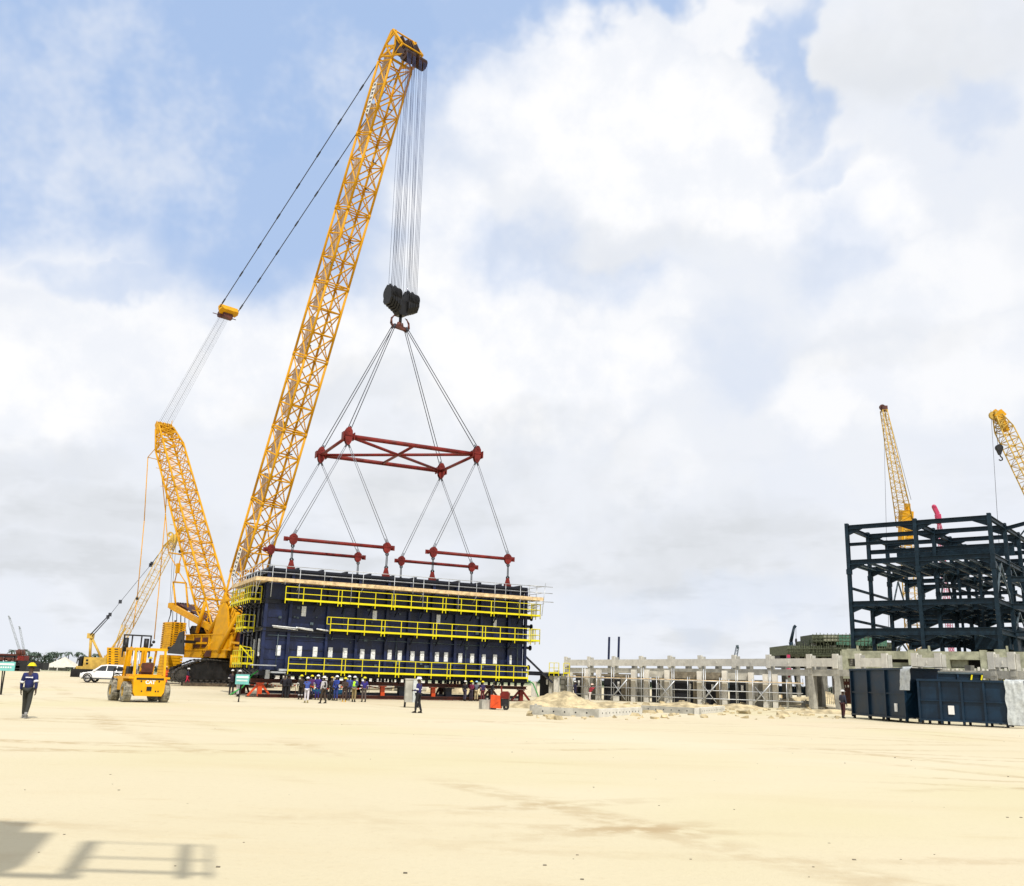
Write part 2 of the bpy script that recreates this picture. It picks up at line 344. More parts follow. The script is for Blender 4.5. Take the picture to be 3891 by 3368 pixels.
for k in range(12): m.box(k * 1.95 + .2, k * 1.95 + .4, .1, WD - .1, 9.62, 9.78)
m.build('roof', 'navy_dark', mod)
def deck(z, x0, x1, y0=-1.1, y1=-.24):
    m = MB(); m.box(x0, x1, y0, y1, z - .06, z)
    k = x0 + .3
    while k < x1: m.bar((k, y1, z - .75), (k, y0 + .05, z - .1), .07); m.box(k - .04, k + .04, y0 + .02, y1, z - .2, z - .06); k += 2.2
    return m
# front walkways on three levels with their railings; gates stand where the rails break
for z, x0, x1 in ((2.0, 1.8, 22.0), (5.1, 4.8, 22.2), (7.2, 1.15, 22.2)):
    wk = deck(z, x0, x1).build('walkway', 'navy_dark', mod)
    m = MB(); x = x0; gates = []
    while x < x1 - .5:
        x2 = min(x1, x + 4.1); rail(m, (x, -1.1, z), (x2, -1.1, z), .1, .98, n=max(1, round((x2 - x) / 1.33))); 
        if x2 < x1 - .5: gates.append(x2)
        x = x2 + .28
    for g_ in gates: m.bar((g_, -1.1, z + .98), (g_ + .28, -1.1, z + .98), .05); m.bar((g_, -1.1, z + .49), (g_ + .28, -1.1, z + .49), .05); m.bar((g_, -1.1, z), (g_ + .28, -1.1, z), .03, .17)
    if x0 > 4: m.bar((x0, -1.1, z + .98), (x0 - .3, -1.1, z + .98), .05); m.bar((x0 - .3, -1.1, z + .98), (x0 - .3, -1.1, z + .45), .05); m.bar((x0 - .3, -1.1, z + .45), (x0, -1.1, z + .45), .05)
    m.build('railing', 'rail_yellow', mod)
    if z > 3:                                                # short return round the right-hand end
        m = MB(); m.box(L + .15, L + .85, -1.1, 2.2, z - .06, z); m.build('walkway', 'navy_dark', mod)
        m = MB(); rail(m, (L, -1.1, z), (L + .85, -1.1, z), .6, .98); rail(m, (L + .85, -1.1, z), (L + .85, 2.2, z), .8, .98)
        for k in range(6): m.bar((L + .75, -.2 + k * .12, z - .1), (L + .75, -.2 + k * .12, z + 1.05), .03)
        m.build('railing', 'rail_yellow', mod)
# end walkways on the left side
for z, y0, y1, gate in ((7.2, .6, 8.0, 0), (5.1, 2.2, 4.8, 0), (2.4, 1.4, 5.0, 1)):
    m = MB(); m.box(-1.15, -.24, y0, y1, z - .1, z)
    k = y0 + .3
    while k < y1: m.bar((-.2, k, z - .7), (-1.1, k, z - .12), .08); k += 1.4
    m.build('walkway', 'navy_dark', mod)
    m = MB(); rail(m, (-1.15, y0, z), (-1.15, y1, z), .72, 1.0)
    rail(m, (-1.15, y0, z), (-.3, y0, z), .5, 1.0)
    if gate:
        for k in (0, .25): m.bar((-1.15, y0 + 1.2 - k, z + 1.35), (-.4, y0 + .2 - k, z + .4), .05); m.bar((-1.15, y0 + 1.2 - k, z), (-1.15, y0 + 1.2 - k, z + 1.4), .05)
        m.bar((-1.15, y0 + 1.2, z + 1.35), (-.5, y0 + .2, z + 1.2), .05); m.bar((-.5, y0 + .2, z + 1.2), (-.4, y0, z + .3), .05)
    m.build('railing', 'rail_yellow', mod)
# plank scaffold deck round the top, with tube rails and hangers
m = MB()
for k in range(5):
    yy = -1.3 + k * .26; x = -1.0 + (k % 2) * .5
    while x < L + .9: x2 = min(L + 1.0, x + 3.9); m.box(x, x2 - .03, yy, yy + .235, 8.50 + .02 * ((k + int(x)) % 2), 8.62 + .02 * ((k + int(x)) % 2)); x = x2
for k in range(4):
    xx = -1.15 + k * .26; y = -1.2
    while y < 7.6: y2 = min(8.0, y + 3.9); m.box(xx, xx + .235, y, y2 - .03, 8.50, 8.62); y = y2
m.box(-1.2, L + 1.0, -1.34, -1.30, 8.48, 8.76); m.box(-1.24, -1.2, -1.3, 8.0, 8.48, 8.76)
m.build('plank_deck', 'plank', mod)
m = MB()
for x, b in [(a_, i_) for i_, a_ in enumerate((-.9, .0, 1.0, 2.1, 4.0, 6.2, 7.1, 9.7, 11.3, 12.2, 14.4, 15.3, 16.9, 18.6, 19.6, 21.0, 21.9, 22.6))]:
    m.tube((x, -1.28, 7.3 if b % 2 else 8.3), (x, -1.28, 9.72), .026, 5); m.tube((x, -1.35, 8.44), (x, .0, 8.44), .028, 5)
    if b % 3 == 0: m.tube((x, -1.28, 8.45), (x, -.15, 7.5), .025, 5)
for z in (9.68, 9.15): m.tube((-1.0, -1.28, z), (L + 1.1, -1.28, z), .026, 5)
for k in range(10): y = -1.2 + k; m.tube((-1.12, y, 7.4), (-1.12, y, 9.7), .026, 5)
for z in (9.66, 9.15): m.tube((-1.12, -1.3, z), (-1.12, 8, z), .026, 5)
for x, z in ((L + 1.0, 9.7), (L + 1.0, 9.15)): m.tube((L - .5, -1.3, z), (x + .9, -1.3, z), .03, 5); m.tube((x, -1.3, z), (x, 4, z), .026, 5)
m.tube((L + .9, -1.3, 7.2), (L + 1.2, -1.3, 10.0), .03, 5); m.tube((L + .2, -1.3, 8.4), (L + 2.0, -1.3, 8.42), .035, 5)
for y in (0, 1.3, 2.6): m.tube((L + 1.0, y, 7.6), (L + 1.0, y, 9.8), .026, 5); m.tube((L + .2, y, 7.6), (L + 1.8, y, 8.4), .026, 5)
m.build('scaffold_tubes', 'galv', mod)
m = MB(); rw = random.Random(8)
for k in range(44):
    x, z = rw.uniform(.4, L - .4), rw.choice((2.6, 2.9, 4.2, 4.6, 5.6, 6.0, 6.8)) + rw.uniform(-.1, .1); w_ = rw.uniform(.05, .16); m.box(x - w_, x + w_, -.03, .1, z - w_ * .8, z + w_ * .8)
for x, z0_, z1_ in ((1.1, 2.1, 5.0), (6.1, 5.2, 7.0), (10.6, 2.1, 4.9), (12.5, 5.2, 7.0), (16.7, 2.1, 4.9), (19.1, 5.2, 7.0), (21.5, 2.1, 7.0)): m.tube((x, -.06, z0_), (x, -.06, z1_), .035, 5)
m.tube((.3, -.08, 4.55), (L - .4, -.08, 4.5), .03, 5)
m.build('wall_fittings', 'slate_light', mod)
# taped-over openings
rnd = random.Random(3)
for x in (1.23, 2.85, 4.06, 5.26, 6.44, 7.83, 8.72, 10.1, 10.96, 12.04, 12.88, 14.17, 14.98, 16.25, 17.33, 18.39, 19.44, 20.82):
    m = MB(); d = rnd.uniform(-.02, .03); m.box(x - .17, x + .17, .0, .09, 3.07 + d, 3.83 + d); m.box(x - .14, x + .15, -.02, .0, 3.12 + d, 3.4 + d); m.box(x - .12, x + .12, -.03, -.02, 3.5 + d, 3.78 + d); m.build('taped_opening', 'tape_white', mod)
for x in (2.93, 8.66, 14.15, 19.3):
    m = MB(); m.box(x - .17, x + .17, .0, .09, 6.1, 6.85); m.box(x - .13, x + .16, -.02, .0, 6.2, 6.5); m.build('taped_opening', 'tape_white', mod)
for y, z in ((3.0, 3.0), (1.2, 3.0)): m = MB(); m.box(-.03, .08, y, y + .22, z, z + 1.3); m.build('taped_opening', 'tape_white', mod)
for x, w_ in ((.5, 1.9), (2.3, 1.3), (3.9, 1.0)):            # pipe runs wrapped in white
    m = MB(); m.tube((x, -.45, 5.25 - .02 * x), (x + w_, -.5, 5.15 - .02 * x), .05, 6); m.tube((x + .1, -.35, 5.15), (x + w_ + .1, -.3, 5.02), .04, 6); m.build('wrapped_pipe', 'tape_white', mod)
m = MB(); m.box(-.9, .9, -1.2, -.5, 2.28, 2.36); m.box(.6, 1.7, -1.0, -.3, 1.78, 1.9); m.box(1.2, 2.0, -.9, -.4, 1.95, 2.1); m.build('loose_plates', 'galv', mod)
for y, z in ((.5, 7.05), (.5, 6.35), (.6, 4.55), (.8, 2.9)):
    m = MB(); m.tube((L + .1, y, z), (L + .85, y, z), .12, 10); m.tube((L + .8, y, z), (L + .9, y, z), .22, 12); m.build('nozzle', 'navy_dark', mod)
m = MB(); m.bar((L + .1, .2, 3.9), (L + 2.9, .2, 1.7), .14); m.ibeam((L + .1, .2, 2.5), (L + 1.9, .2, 2.5), .14, .2); m.build('raking_strut', 'navy_dark', mod)
LUGN = [(1.69, .25), (9.45, .25), (13.5, .25), (20.5, .25)]; LUGF = [(1.69, 7.85), (9.45, 7.85), (13.5, 7.85), (20.5, 7.85)]
for x, y in LUGN + LUGF:
    m = MB(); m.box(x - .3, x + .3, y - .12, y + .12, 9.45, 9.85); m.prism([(-.25, 0), (.25, 0), (.12, .5), (-.12, .5)], (x, y - .05, 9.85), (1, 0, 0), (0, 0, 1), (0, 1, 0), 0, .1); m.build('lifting_lug', 'red_steel', mod)
# spring feet below the base
m = MB(); x = .4
while x < L: m.tube((x, .1, 1.34), (x, .1, 1.62), .12, 6); m.tube((x, WD - .1, 1.34), (x, WD - .1, 1.62), .1, 6); x += .62
m.build('feet', 'navy_dark', mod)
m = MB(); m.box(.55 - .2, .55 + .1, -.35, -.1, 1.35, 2.0); m.build('control_box', 'galv', mod)

# cradle beam and trestles the module rests on
cb = thing('cradle_beam', 'long dark rust-red cradle beam lying under the navy module on trestles', 'support beam', BX.W((0, 0, 0)), BX.a)
m = MB(); m.ibeam((-.6, .1, 1.2), (L + .3, .1, 1.2), .45, .26, .04); m.build('front_beam', 'rust_steel', cb)
m = MB(); m.ibeam((-.6, WD - .1, 1.2), (L + .3, WD - .1, 1.2), .45, .26, .04); m.build('rear_beam', 'rust_steel', cb)
m = MB(); m.ibeam((.2, .1, .42), (L - .2, .1, .42), .16, .22, .03); m.build('tie_beam', 'navy_dark', cb)
for k in range(9): m = MB(); x = .3 + k * 2.7; m.ibeam((x, .3, 1.2), (x, WD - .3, 1.2), .2, .2, .03); m.build('cross_beam', 'rust_steel', cb)
def stand(x, y, mt, lab, wide=.9, grp='trestles under the navy module', post=.16, leg=.09):
    P = BX.W((x, y, 0)); P.z = gz(P.y) - .03; h = 1.06 - P.z; s_ = thing('trestle', lab, 'trestle', P, BX.a, grp)
    m = MB(); m.box(-wide - .1, wide + .1, -.2, .2, 0, .1); m.build('base', 'rust_steel', s_)
    m = MB(); m.box(-post, post, -post, post, .1, h); m.box(-post * 1.6, post * 1.6, -post * 1.6, post * 1.6, h - .08, h); m.build('post', mt, s_)
    for q in ((-1, 1) if wide > .4 else ()): m = MB(); m.bar((q * wide, 0, .1), (q * (post + .02), 0, h * .85), leg * 1.6); m.build('brace', mt, s_)
    return s_
tl = [(.1, 'orange_red', 'orange trestle at the near left corner of the navy module'), (2.1, 'navy_dark', 'dark post trestle second from the left under the module'), (5.0, 'navy_dark', 'dark post trestle behind the crowd of workers, third from the left under the module'),
      (9.7, 'orange_red', 'orange trestle behind the worker with the blue jacket at the right of the crowd'), (11.3, 'navy_dark', 'thin dark trestle just right of the orange one in the middle of the module'), (14.0, 'orange_red', 'orange trestle right of the grey cabinet under the module'),
      (15.3, 'navy_dark', 'dark trestle between the grey cabinet and the right group of workers'), (19.2, 'rust_steel', 'dark red trestle behind the right group of workers'), (22.0, 'red_steel', 'dark red wide-legged trestle under the right end of the module')]
for x, mt, lab in tl: stand(x, .1, mt, lab, .85 if x > 18 or x < 1 else .35, post=.26 if mt == 'navy_dark' else .16)
for x, wd in ((.5, 'at its left end'), (5.6, 'behind the men in coveralls'), (10.3, 'behind the middle orange trestle'), (14.7, 'behind the grey cabinet'), (18, 'behind the right group'), (21.2, 'at its right end')): stand(x, WD - .1, 'rust_steel', 'rust brown trestle in the rear row under the module, ' + wd, .5)
sk = BX.W((0, -.9, 0)); m = MB(); m.ibeam((-.2, 0, .14), (L - 4, 0, .14 + .12), .3, .24, .03); m.build('skid_beam', 'rust_steel', None)
o = bpy.data.objects['skid_beam']; o.location = sk; o.rotation_euler = (0, 0, BX.a); tag(o, 'rust brown steel beam lying on the sand in front of the trestles', 'steel beam')

# ------------------------------------------------------------------ rigging
def padeye(m, x, y, z, up=.42, dn=.45, w_=.13):
    m.prism([(-.34, -.05), (.34, -.05), (.3, up * .6), (.12, up), (-.12, up), (-.3, up * .6)], (x, y - w_, z), (1, 0, 0), (0, 0, 1), (0, 1, 0), 0, .05)
    m.prism([(-.34, -.05), (.34, -.05), (.3, up * .6), (.12, up), (-.12, up), (-.3, up * .6)], (x, y + w_ - .05, z), (1, 0, 0), (0, 0, 1), (0, 1, 0), 0, .05)
    m.prism([(-.34, .05), (.34, .05), (.26, -dn * .6), (.1, -dn), (-.1, -dn), (-.26, -dn * .6)], (x, y - w_, z), (1, 0, 0), (0, 0, 1), (0, 1, 0), 0, .05)
    m.prism([(-.34, .05), (.34, .05), (.26, -dn * .6), (.1, -dn), (-.1, -dn), (-.26, -dn * .6)], (x, y + w_ - .05, z), (1, 0, 0), (0, 0, 1), (0, 1, 0), 0, .05)
    m.tube((x, y - w_ - .04, z + up * .6), (x, y + w_ + .04, z + up * .6), .07, 8); m.tube((x, y - w_ - .04, z - dn * .6), (x, y + w_ + .04, z - dn * .6), .07, 8)
ZY, ZF = 12.0, 20.8
bl = ['near left', 'near right', 'far left', 'far right']
beams = []
for lab, x0, x1, y, ys in (('red spreader beam nearest the boom, hung above the front left roof edge', 1.7, 9.4, .25, ((1.1, 9.9))), ('red spreader beam above the front right roof edge, ending at the right end of the module', 13.5, 20.45, .25, (12.95, 20.95)),
                           ('red spreader beam above the rear left roof edge, crossing in front of the yellow boom', 1.7, 9.4, 7.9, (1.2, 9.95)), ('red spreader beam above the rear right roof edge, the lowest of the four in the picture', 13.5, 20.5, 7.9, (13.0, 21.0))):
    c = BX.W(((x0 + x1) / 2, y, ZY)); b = thing('spreader_beam', lab, 'spreader beam', c, BX.a, 'red spreader beams over the module'); cx = (x0 + x1) / 2
    m = MB(); m.tube((ys[0] - cx, 0, 0), (ys[1] - cx, 0, 0), .14, 12)
    m.build('beam', 'red_steel', b)
    m = MB(); m.bar((ys[0] - cx, 0, .15), (ys[0] - cx, 0, -.2), .05, .34, (1, 0, 0)); m.bar((ys[1] - cx, 0, .2), (ys[1] - cx, 0, -.2), .05, .34, (1, 0, 0)); m.build('end_plates', 'red_steel', b)
    for x in (x0, x1): m = MB(); padeye(m, x - cx, 0, 0); m.build('sling_bracket', 'red_steel', b)
FX0, FX1, FY0, FY1 = 5.4, 17.0, .0, 8.1
fr_ = thing('spreader_frame', 'large dark red rectangular lifting frame with crossed tubes, hanging under the hook', 'lifting frame', BX.W(((FX0 + FX1) / 2, 4.05, ZF)), BX.a)
hx, hy = (FX1 - FX0) / 2, 4.05
for y in (-hy, hy): m = MB(); m.tube((-hx - .45, y, 0), (hx + .45, y, 0), .19, 12); m.build('long_tube', 'red_steel', fr_)
for x in (-hx, hx): m = MB(); m.tube((x, -hy, 0), (x, hy, 0), .14, 10); m.build('end_tube', 'red_steel', fr_)
for a, b in (((-hx, -hy), (hx, hy)), ((-hx, hy), (hx, -hy)), ((0, -hy), (0, hy))): m = MB(); m.tube((a[0], a[1], 0), (b[0], b[1], 0), .13, 10); m.build('diagonal_tube', 'red_steel', fr_)
for x in (-hx, hx):
    for y in (-hy, hy): m = MB(); padeye(m, x, y, 0, .75, .75, .2); m.box(x - .5, x - .42, y - .28, y + .28, -.3, .3); m.box(x + .42, x + .5, y - .28, y + .28, -.3, .3); m.build('sling_bracket', 'red_steel', fr_)

CR = Frame((-28.67, 100, 0), R(-45.67))
HS = 25.9; HKL = BX.L(CR.W((HS, 0, 0)))            # where the hook hangs, in both sets of axes
HZ = 33.0
def sling(p, q, lab, grp, gap=.11, r=.028, mt='rope', name='rope_sling'):
    p, q = V(p), V(q); a = (q - p).normalized(); sd = a.cross(V((0, 1, 0))).normalized()
    m = MB()
    for s_ in (-1, 1): m.tube(sd * gap * s_ * .6, (q - p) + sd * gap * s_, r, 5)
    m.tube((0, 0, 0), a * .45, r * 1.7, 6); m.tube((q - p) - a * .45, (q - p), r * 1.7, 6)
    o = m.build(name, mt); o.location = p; tag(o, lab, 'sling', grp)
hook = CR.W((HS, 0, HZ)); ew = CR.n
for (x, y, sgn, lab) in ((FX0, FY0, -1, 'steel rope sling from the hook to the topmost corner of the red frame'), (FX0, FY1, -1, 'steel rope sling from the hook to the leftmost corner of the red frame'),
                    (FX1, FY0, 1, 'steel rope sling from the hook to the rightmost corner of the red frame'), (FX1, FY1, 1, 'dark steel rope sling from the hook to the lowest corner of the red frame')):
    sling(hook + ew * sgn * .62 + V((0, 0, -.1)) + CR.e * (.1 if y < 1 else -.1), BX.W((x, y, ZF + .5)), lab, 'rope slings below the hook', .13, .036)
for (fx, fy, bx, by, lab) in ((FX0, FY0, 1.69, .25, 'paired rope sling from the topmost frame corner down to the near left beam, left end'), (FX0, FY0, 9.45, .25, 'paired rope sling from the topmost frame corner down to the near left beam, right end'),
                         (FX1, FY0, 13.5, .25, 'paired rope sling from the rightmost frame corner to the near right beam, left end'), (FX1, FY0, 20.5, .25, 'paired rope sling from the rightmost frame corner to the near right beam, right end'),
                         (FX0, FY1, 1.69, 7.9, 'paired rope sling from the leftmost frame corner down past the boom'), (FX0, FY1, 9.45, 7.9, 'paired rope sling from the leftmost frame corner to the far left beam, right end'),
                         (FX1, FY1, 13.5, 7.9, 'paired rope sling from the lowest frame corner to the far right beam, left end'), (FX1, FY1, 20.5, 7.9, 'paired rope sling from the lowest frame corner to the far right beam, right end')):
    sling(BX.W((fx, fy, ZF - .55)), BX.W((bx, by, ZY + .32)), lab, 'paired rope slings below the red frame', .1, .026, 'rope_pale')
for k, ((x, y)) in enumerate(LUGN + LUGF):
    p = BX.W((x, y if y < 1 else 7.9, ZY - .35)); q = BX.W((x, y, 10.05)); dz = q - p
    m = MB()
    for s_ in (-1, 1): m.tube(BX.e * .05 * s_, dz + BX.e * .05 * s_, .035, 5)
    m.ring(dz * .8, BX.n, .17, .1, .08, 10); m.ring(dz * .12, BX.n, .15, .09, .08, 10)
    o = m.build('chain_link', 'black_metal'); o.location = p
    tag(o, ('black link strap dropping from the %s spreader beam to its roof lug, %s one' % (('near left', 'near left', 'near right', 'near right', 'far left', 'far left', 'far right', 'far right')[k], ('left', 'right')[k % 2])), 'lifting link', 'link straps on the roof lugs')

# hook block with two sheave cheeks and a ramshorn hook
hb = thing('hook_block', 'black twin-sheave crane hook block with double hook, hanging on the hoist ropes', 'hook block', CR.W((HS, 0, HZ)), CR.a)
for q in (-1, 1):
    m = MB()
    for k in range(5):
        y = q * (.50 + k * .26); m.prism([(-.58, 1.35 + .13 * k), (-.42, 3.15 + .1 * (k % 2)), (-.1, 3.45 + .22 * (k % 2)), (.3, 3.25), (.58, 2.9), (.62, 1.6 + .13 * k), (.35, 1.05 + .13 * k), (-.35, 1.05 + .13 * k)], (0, y - .11, 0), (1, 0, 0), (0, 0, 1), (0, 1, 0), 0, .21)
    m.build('cheek_plates', 'black_metal', hb)
    m = MB()
    for k in range(8): m.ring((0, q * (.5 + k * .15), 2.65), (0, 1, 0), .74, .1, .06, 18)
    m.build('sheaves', 'black', hb)
    m = MB(); m.prism([(q * .2, 1.1), (q * 1.6, 1.9), (q * 1.6, 2.3), (q * .2, 2.1)], (-.35, 0, 0), (0, 1, 0), (0, 0, 1), (1, 0, 0), 0, .7); m.build('block_frame', 'black', hb)
m = MB(); m.prism([(-1.1, 1.75), (-.35, .85), (.35, .85), (1.1, 1.75), (.7, 2.3), (-.7, 2.3)], (-.4, 0, 0), (0, 1, 0), (0, 0, 1), (1, 0, 0), 0, .8); m.tube((0, 0, .9), (0, 0, .1), .14, 10); m.build('crosshead', 'black_metal', hb)
m = MB(); pts = []
for q in (-1, 1):
    pr = [V((0, q * .1, .15)), V((0, q * .25, -.25)), V((0, q * .65, -.4)), V((0, q * 1.0, -.12)), V((0, q * 1.0, .35)), V((0, q * .75, .68)), V((0, q * .5, .78))]
    for i, (a, b) in enumerate(zip(pr, pr[1:])): m.tube(a, b, .2 - i * .025, 8, .2 - (i + 1) * .03)
m.box(-.16, .16, -.6, .6, -.42, -.12); m.build('hook', 'rust_steel', hb)

# ------------------------------------------------------------------ the big crawler crane
ck = thing('crawler_crane', 'giant yellow lattice boom crawler crane holding the navy module', 'crane', CR.o, CR.a)
pa = CR.pl(1440, 230, -1.25); pb = CR.pl(913, 2054, -1.25)
bd = (pa - pb); bd.y = 0; bd.normalize(); bu = V((-bd.z, 0, bd.x))      # along the boom, and up its back
BH, BW = 2.4, 2.56
top = pa - bu * BH / 2; top.y = 0; low = pb - bu * BH / 2; low.y = 0
foot = low - bd * ((low.z - 4.0) / bd.z); z11 = low - bd * ((low.z - 11.5) / bd.z)
m = MB()
LT = (top - z11).length; nsec = 7
for k in range(nsec):
    a = z11.lerp(top, k / nsec); b = z11.lerp(top, (k + 1) / nsec); g_ = bd * .12
    lattice(m, a + g_, b - g_, (0, 1, 0), bu, BW, BH, BW, BH, 3, .14, .078)
    for i in (-1, 1):
        for j in (-1, 1): m.tube(a + V((0, i * BW / 2, 0)) + bu * j * BH / 2 - bd * .2, a + V((0, i * BW / 2, 0)) + bu * j * BH / 2 + bd * .2, .17, 6)
lattice(m, foot + bd * 1.0, z11, (0, 1, 0), bu, BW * .95, .9, BW, BH, 3, .13, .06)
for q in (-1, 1): m.tube(foot + V((0, q * 1.15, 0)) - bd * .4, foot + V((0, q * 1.15, 0)) + bd * 1.3, .26, 8)
m.build('boom', 'crane_yellow', ck)
m = MB(); k = 0
while k < LT - 3: a = z11 + bd * k + V((0, -.55, 0)) + bu * .85; m.bar(a, a + bd * 5.0, .8, .04, bu); k += 5.6
m.build('boom_catwalk', 'grate', ck)
m = MB(); k = 2.
while k < LT: a = z11 + bd * k - bu * BH * .3 + V((0, .2 if int(k) % 2 else -1.2, 0)); m.tube(a - bu * .1, a - bu * .1 + V((0, .4, 0)), .06, 5); m.tube(a - bu * .1, a + bd * .25, .05, 5); k += 2.8
m.build('rope_guides', 'black_metal', ck)
for t_, nm in ((.925, 1), (.02, 0)):                         # white name boards on the near side face
    a = z11.lerp(top, t_) + V((0, -BW / 2 - .12, 0)) + bu * .35
    m = MB(); m.bar(a - bd * 1.6, a + bd * 1.6, .05, .55, bu); pn = m.build('name_board', 'white', ck)
    m = MB()
    for j in range(7):
        c_ = a + bd * (-1.35 + j * .45) + V((0, -.035, 0)); m.bar(c_ - bd * .13 + bu * .14, c_ + bd * .13 - bu * .14, .02, .07, bu)
        m.bar(c_ - bd * .13 - bu * .15, c_ + bd * .13 - bu * .15, .02, .06, bu)
        if j % 2: m.bar(c_ - bd * .13 + bu * .15, c_ + bd * .13 + bu * .15, .02, .06, bu)
        else: m.bar(c_ + bd * .1 + bu * .17, c_ + bd * .1 - bu * .17, .02, .06, bd)
    m.build('lettering', 'black', pn)
# boom head
m = MB()
mi = MB()
for y in (-.9, -.15, .15, .9): mi.prism([(1.4, -.3), (2.3, -.5), (2.5, -1.4), (1.6, -2.4), (1.1, -2.3), (1.0, -1.3)], top, bd, bu, (0, 1, 0), y - .03, y + .03)
for q in (-1, 1):
    for (d0, u0_), (d1, u1_) in (((0, 1.25), (3.0, .35)), ((3.0, .35), (2.9, -.5)), ((0, -1.25), (1.3, -1.1)), ((1.3, -1.1), (2.9, -.5)), ((.2, 1.2), (1.3, -1.1)), ((1.4, .85), (1.3, -1.1)), ((1.4, .85), (2.9, -.5))): m.bar(top + bd * d0 + bu * u0_ + V((0, q * 1.28, 0)), top + bd * d1 + bu * u1_ + V((0, q * 1.28, 0)), .12, .2)
hd = m.build('boom_head', 'crane_yellow', ck); mi.build('head_plates', 'head_dark', hd)
m = MB()
for q in (-1, 1):
    a = top + V((0, q * 1.28, 0)); m.tube(a + bu * 1.2, a + bd * 3.1 + bu * .1, .12, 6); m.tube(a - bu * 1.2, a + bd * 1.4 - bu * 2.4, .12, 6); m.tube(a + bd * 3.1 + bu * .1, a + bd * 1.4 - bu * 2.4, .12, 6)
    m.tube(a + bu * 1.2 + bd * .4, a - bu * 1.2 + bd * .2, .1, 6); m.tube(a + bd * 1.6 + bu * .65, a - bu * 1.2, .09, 6)
for dd, uu in ((3.1, .1), (1.4, -2.4), (0.1, 1.2), (0, -1.2), (1.6, .6), (1.2, -1.0)): a = top + bd * dd + bu * uu; m.tube(a + V((0, -1.3, 0)), a + V((0, 1.3, 0)), .09, 6)
m.build('head_frame', 'crane_yellow', hd)
SH = V((HS - .25, 0, 0)); hub = top + bd * .55 - bu * 3.0
SHc = V((HS, 0, 60.6)); m = MB()
for q in (-1, 1):
    for k in range(8): y = q * (.25 + k * .14); m.ring((SHc.x - .45, y, SHc.z + .45), (0, 1, 0), .6, .12, .07, 18); m.ring((SHc.x - 1.7, y, SHc.z + 1.6), (0, 1, 0), .5, .12, .07, 16)
    for y in (.16, 1.32): m.prism([(-.55, .25), (-.2, .7), (-1.5, 2.0), (-1.9, 1.6)], (SHc.x, q * y, SHc.z), (1, 0, 0), (0, 0, 1), (0, 1, 0), -.04, .04)
m.tube((SHc.x - .45, -1.4, SHc.z + .45), (SHc.x - .45, 1.4, SHc.z + .45), .12, 8); m.tube((SHc.x - 1.7, -1.4, SHc.z + 1.6), (SHc.x - 1.7, 1.4, SHc.z + 1.6), .12, 8)
m.build('head_sheaves', 'head_dark', hd)
m = MB()
for q in (-1.28, 0, 1.28): m.tube(top + bd * .3 - bu * 1.1 + V((0, q, 0)), V((SHc.x - .45, q, SHc.z + .45)), .1, 6); m.tube(top + bd * 2.8 + V((0, q, 0)), V((SHc.x - 1.2, q, SHc.z + 2.0)), .09, 6)
m.build('sheave_arms', 'crane_yellow', hd)
# hoist ropes
m = MB()
for q in (-1, 1):
    for k in range(8):
        y = q * (.25 + k * .14); yb = q * (.38 + k * .16)
        if k != 3: m.tube((HS + .12, y, SHc.z + .45), (HS + .3, yb, HZ + 3.0), .022, 4)
        if k % 2 == 0: m.tube((HS - 1.02, y, SHc.z + .4), (HS - .3, yb, HZ + 3.0), .018, 4)
m.build('hoist_ropes', 'rope_blue', ck)
# derrick mast
mt_ = CR.pl(625, 1628, 0); mf = V((-.9, 0, 4.6)); md = (mt_ - mf).normalized(); mu = V((-md.z, 0, md.x)) * -1
m = MB(); Lm = (mt_ - mf).length
c1, c2 = mf + md * 5, mt_ - md * 3.5
lattice(m, mf + md * .6, c1, (0, 1, 0), mu, 2.1, .8, 2.7, 2.0, 3, .11, .05)
for k in range(3): a, b = c1.lerp(c2, k / 3), c1.lerp(c2, (k + 1) / 3); lattice(m, a + md * .1, b - md * .1, (0, 1, 0), mu, 2.7, 2.0, 2.7, 2.0, 5, .13, .055)
lattice(m, c2, mt_, (0, 1, 0), mu, 2.7, 2.0, 1.9, .9, 3, .12, .06)
for k in range(8): a = c1.lerp(c2, k / 8) + V((0, -1.3, 0)) + mu * -1.0; m.tube(a, a + V((-.55, -.35, .1)), .03, 4)
m.build('derrick_mast', 'crane_yellow', ck)
m = MB(); k = 1.
while k < Lm - 6: a = mf + md * k + V((0, -.2, 0)); m.bar(a, a + md * 4.4, .6, .04, mu); k += 4.9
m.build('mast_catwalk', 'grate', ck)
m = MB()
for y in (-.95, -.5, 0, .5, .95): m.prism([(-1.0, -.5), (.7, -.35), (.8, .3), (-1, .5)], mt_, md, mu, (0, 1, 0), y - .05, y + .05)
for k in range(6): m.ring(mt_ + md * .45 + V((0, -.7 + k * .28, 0)), (0, 1, 0), .42, .1, .08, 14)
m.tube(mt_ + md * .3 + V((0, .9, 0)), mt_ + md * 1.3 + V((.3, 1.1, .3)), .05, 5)
m.build('mast_head', 'crane_yellow', ck)
eq = CR.pl(868, 1180, 0)
pd = (top + bu * 1.2 - eq); pd.y = 0; pd.normalize(); pq = (mt_ - eq).normalized(); pn_ = V((-pd.z, 0, pd.x))
m = MB(); m.prism([(-1.2, -.1), (-1.0, -.5), (1.0, -.5), (1.2, -.1), (1.1, .35), (-1.1, .35)], eq, (0, 1, 0), pd, pn_, -.35, .35); eqo = m.build('equaliser', 'crane_yellow', ck)
